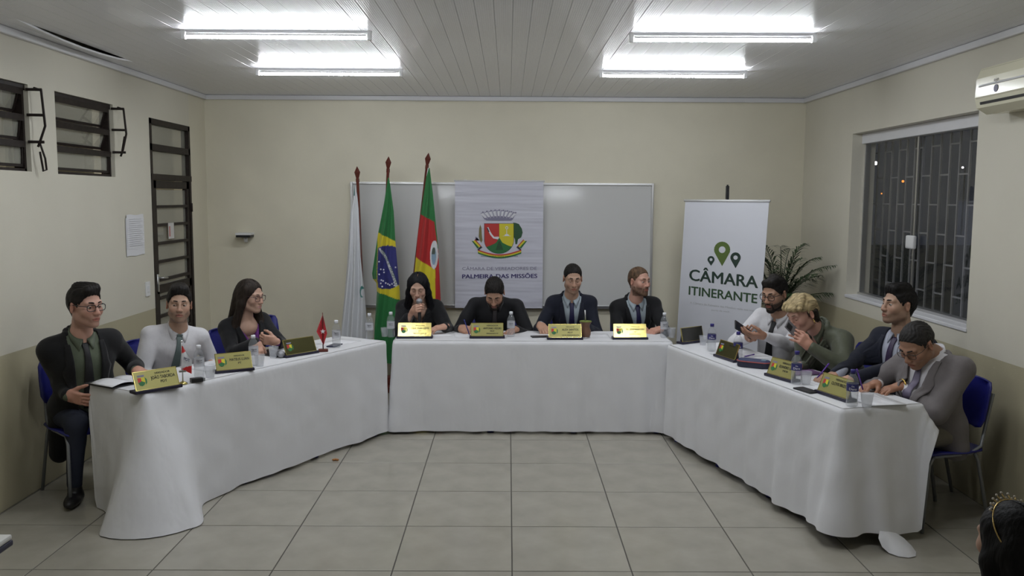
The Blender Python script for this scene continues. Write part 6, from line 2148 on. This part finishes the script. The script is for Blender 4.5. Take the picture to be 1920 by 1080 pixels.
slab('phone', 'black tablet-like phone held by the man in white with glasses', 'phone', W_(1393, 618, 6.20), (0.75, 0.15, -0.5), (0.15, 0.75, 0.5), 0.15, 0.09, 0.010, M_black)
t_, Mt = slab('phone', 'grey phone with camera lenses held to the blonde woman\'s mouth', 'phone', W_(1488, 620, 5.53), (0.62, 0.1, -0.62), (-0.5, -0.62, -0.5), 0.145, 0.072, 0.009, mat('phone_grey', (0.16, 0.15, 0.16), 0.3))
part('camera_bump', MB().box((-0.066, -0.012, -0.008), (-0.022, 0.032, -0.0045), M=Mt, bev=0.002), M_black, t_)

# chairs under the sitters
for (x, y, a_, lab) in ((-2.63, 5.38, 46, 'blue plastic chair under the man in the black coat'), (-2.42, 6.12, 50, 'blue plastic chair under the man in the white shirt with the grey-green tie'),
                        (-2.02, 6.68, 44, 'blue plastic chair under the woman in the black blazer'), (-0.76, 7.74, 0, 'blue plastic chair under the woman with the microphone'),
                        (-0.12, 7.76, 0, 'blue plastic chair under the writing man in black'), (0.56, 7.78, 0, 'blue plastic chair under the navy suited man by the gourd'),
                        (1.16, 7.84, 0, 'blue plastic chair under the bearded man'), (2.12, 6.75, -52, 'blue plastic chair under the man looking at a tablet'),
                        (2.44, 6.03, -66, 'blue plastic chair under the blonde woman'), (2.56, 5.56, -72, 'blue plastic chair under the man leaning back below the window'),
                        (2.49, 5.0, -72, 'blue plastic chair with grey legs under the man in the grey blazer')):
    chair(x, y, R(a_), lab)

# child with a tiara at the lower right
ch = W_(1893, 1012, 2.45)
person('dark haired child with a gold tiara seen from behind at the lower right', (ch[0] + 0.03, 2.44, 0.44), ch, -166, 6, -150, skin='olive', hair='long', haircol=(0.004, 0.0035, 0.0035), female=True, hs=0.92, width=0.62,
       shirt=fab_white, collar=True, seed=12, arm=-0.018, earring=True,
       hands={-1: dict(w=(ch[0] - 0.25, 2.66, 0.52), f=(-0.7, 0.6, -0.2), p=(0, 0, -1)), 1: dict(w=(ch[0] - 0.3, 2.5, 0.52), f=(-0.7, 0.6, -0.2), p=(0, 0, -1))})
chc = chair(ch[0] + 0.06, 2.42, R(-140), 'blue plastic chair under the child with the tiara'); chc.scale = (0.86, 0.86, 0.76)
RHc = rot(-166, 6)
ti = thing('tiara', 'gold tiara with pearls on the child\'s dark hair', 'tiara', ch)
M_tg = mat('tiara_gold', (0.55, 0.40, 0.16), 0.25, metal=1.0); M_pearl = mat('tiara_stone', (0.62, 0.56, 0.48), 0.15)
def tl_(x, y, z):
    # band leans: forward at the top, back behind the ears
    t_ = (z - 0.036) / 0.106
    return RHc @ (V(x, y - 0.012 + 0.052 * (1 - t_) - 0.028 * t_, z) * 0.92)
arc = [tl_(0.093 * math.cos(q_), 0.012 + 0.004 * math.sin(q_), 0.036 + 0.088 * math.sin(q_)) for q_ in np.linspace(-0.25, math.pi + 0.25, 30)]
part('band', MB().tube(arc, 0.0025, 6), M_tg, ti, True)
for k, q_ in enumerate(np.linspace(0.75, math.pi - 0.75, 9)):
    hh = 0.008 + 0.010 * (1 - abs(k - 4) / 4)
    b0 = tl_(0.090 * math.cos(q_), 0.014, 0.036 + 0.088 * math.sin(q_)); b1 = tl_((0.090 + hh) * math.cos(q_), 0.010, 0.036 + (0.088 + hh) * math.sin(q_))
    part('spike', MB().tube([b0, b1], [0.0022, 0.0014], 6), M_tg, ti, True)
    part('stone', MB().sphere(b1, 0.0038, 8, 6), M_pearl, ti, True)
for k, q_ in enumerate(np.linspace(0.85, math.pi - 0.85, 8)):
    part('stone', MB().sphere(tl_(0.093 * math.cos(q_), 0.008, 0.036 + 0.092 * math.sin(q_)), 0.0034, 8, 6), M_pearl, ti, True)
for s in (-1, 1):
    cm = MB()
    for k in range(6):
        q_ = -0.35 + 0.05 * k if s > 0 else math.pi + 0.35 - 0.05 * k
        p0 = tl_(0.090 * math.cos(q_), 0.012, 0.036 + 0.088 * math.sin(q_)); cm.tube([p0, p0 + RHc @ V(-0.004 * s, -0.014, 0)], 0.0012, 5)
    o = part('comb', cm, M_tg, ti, True)
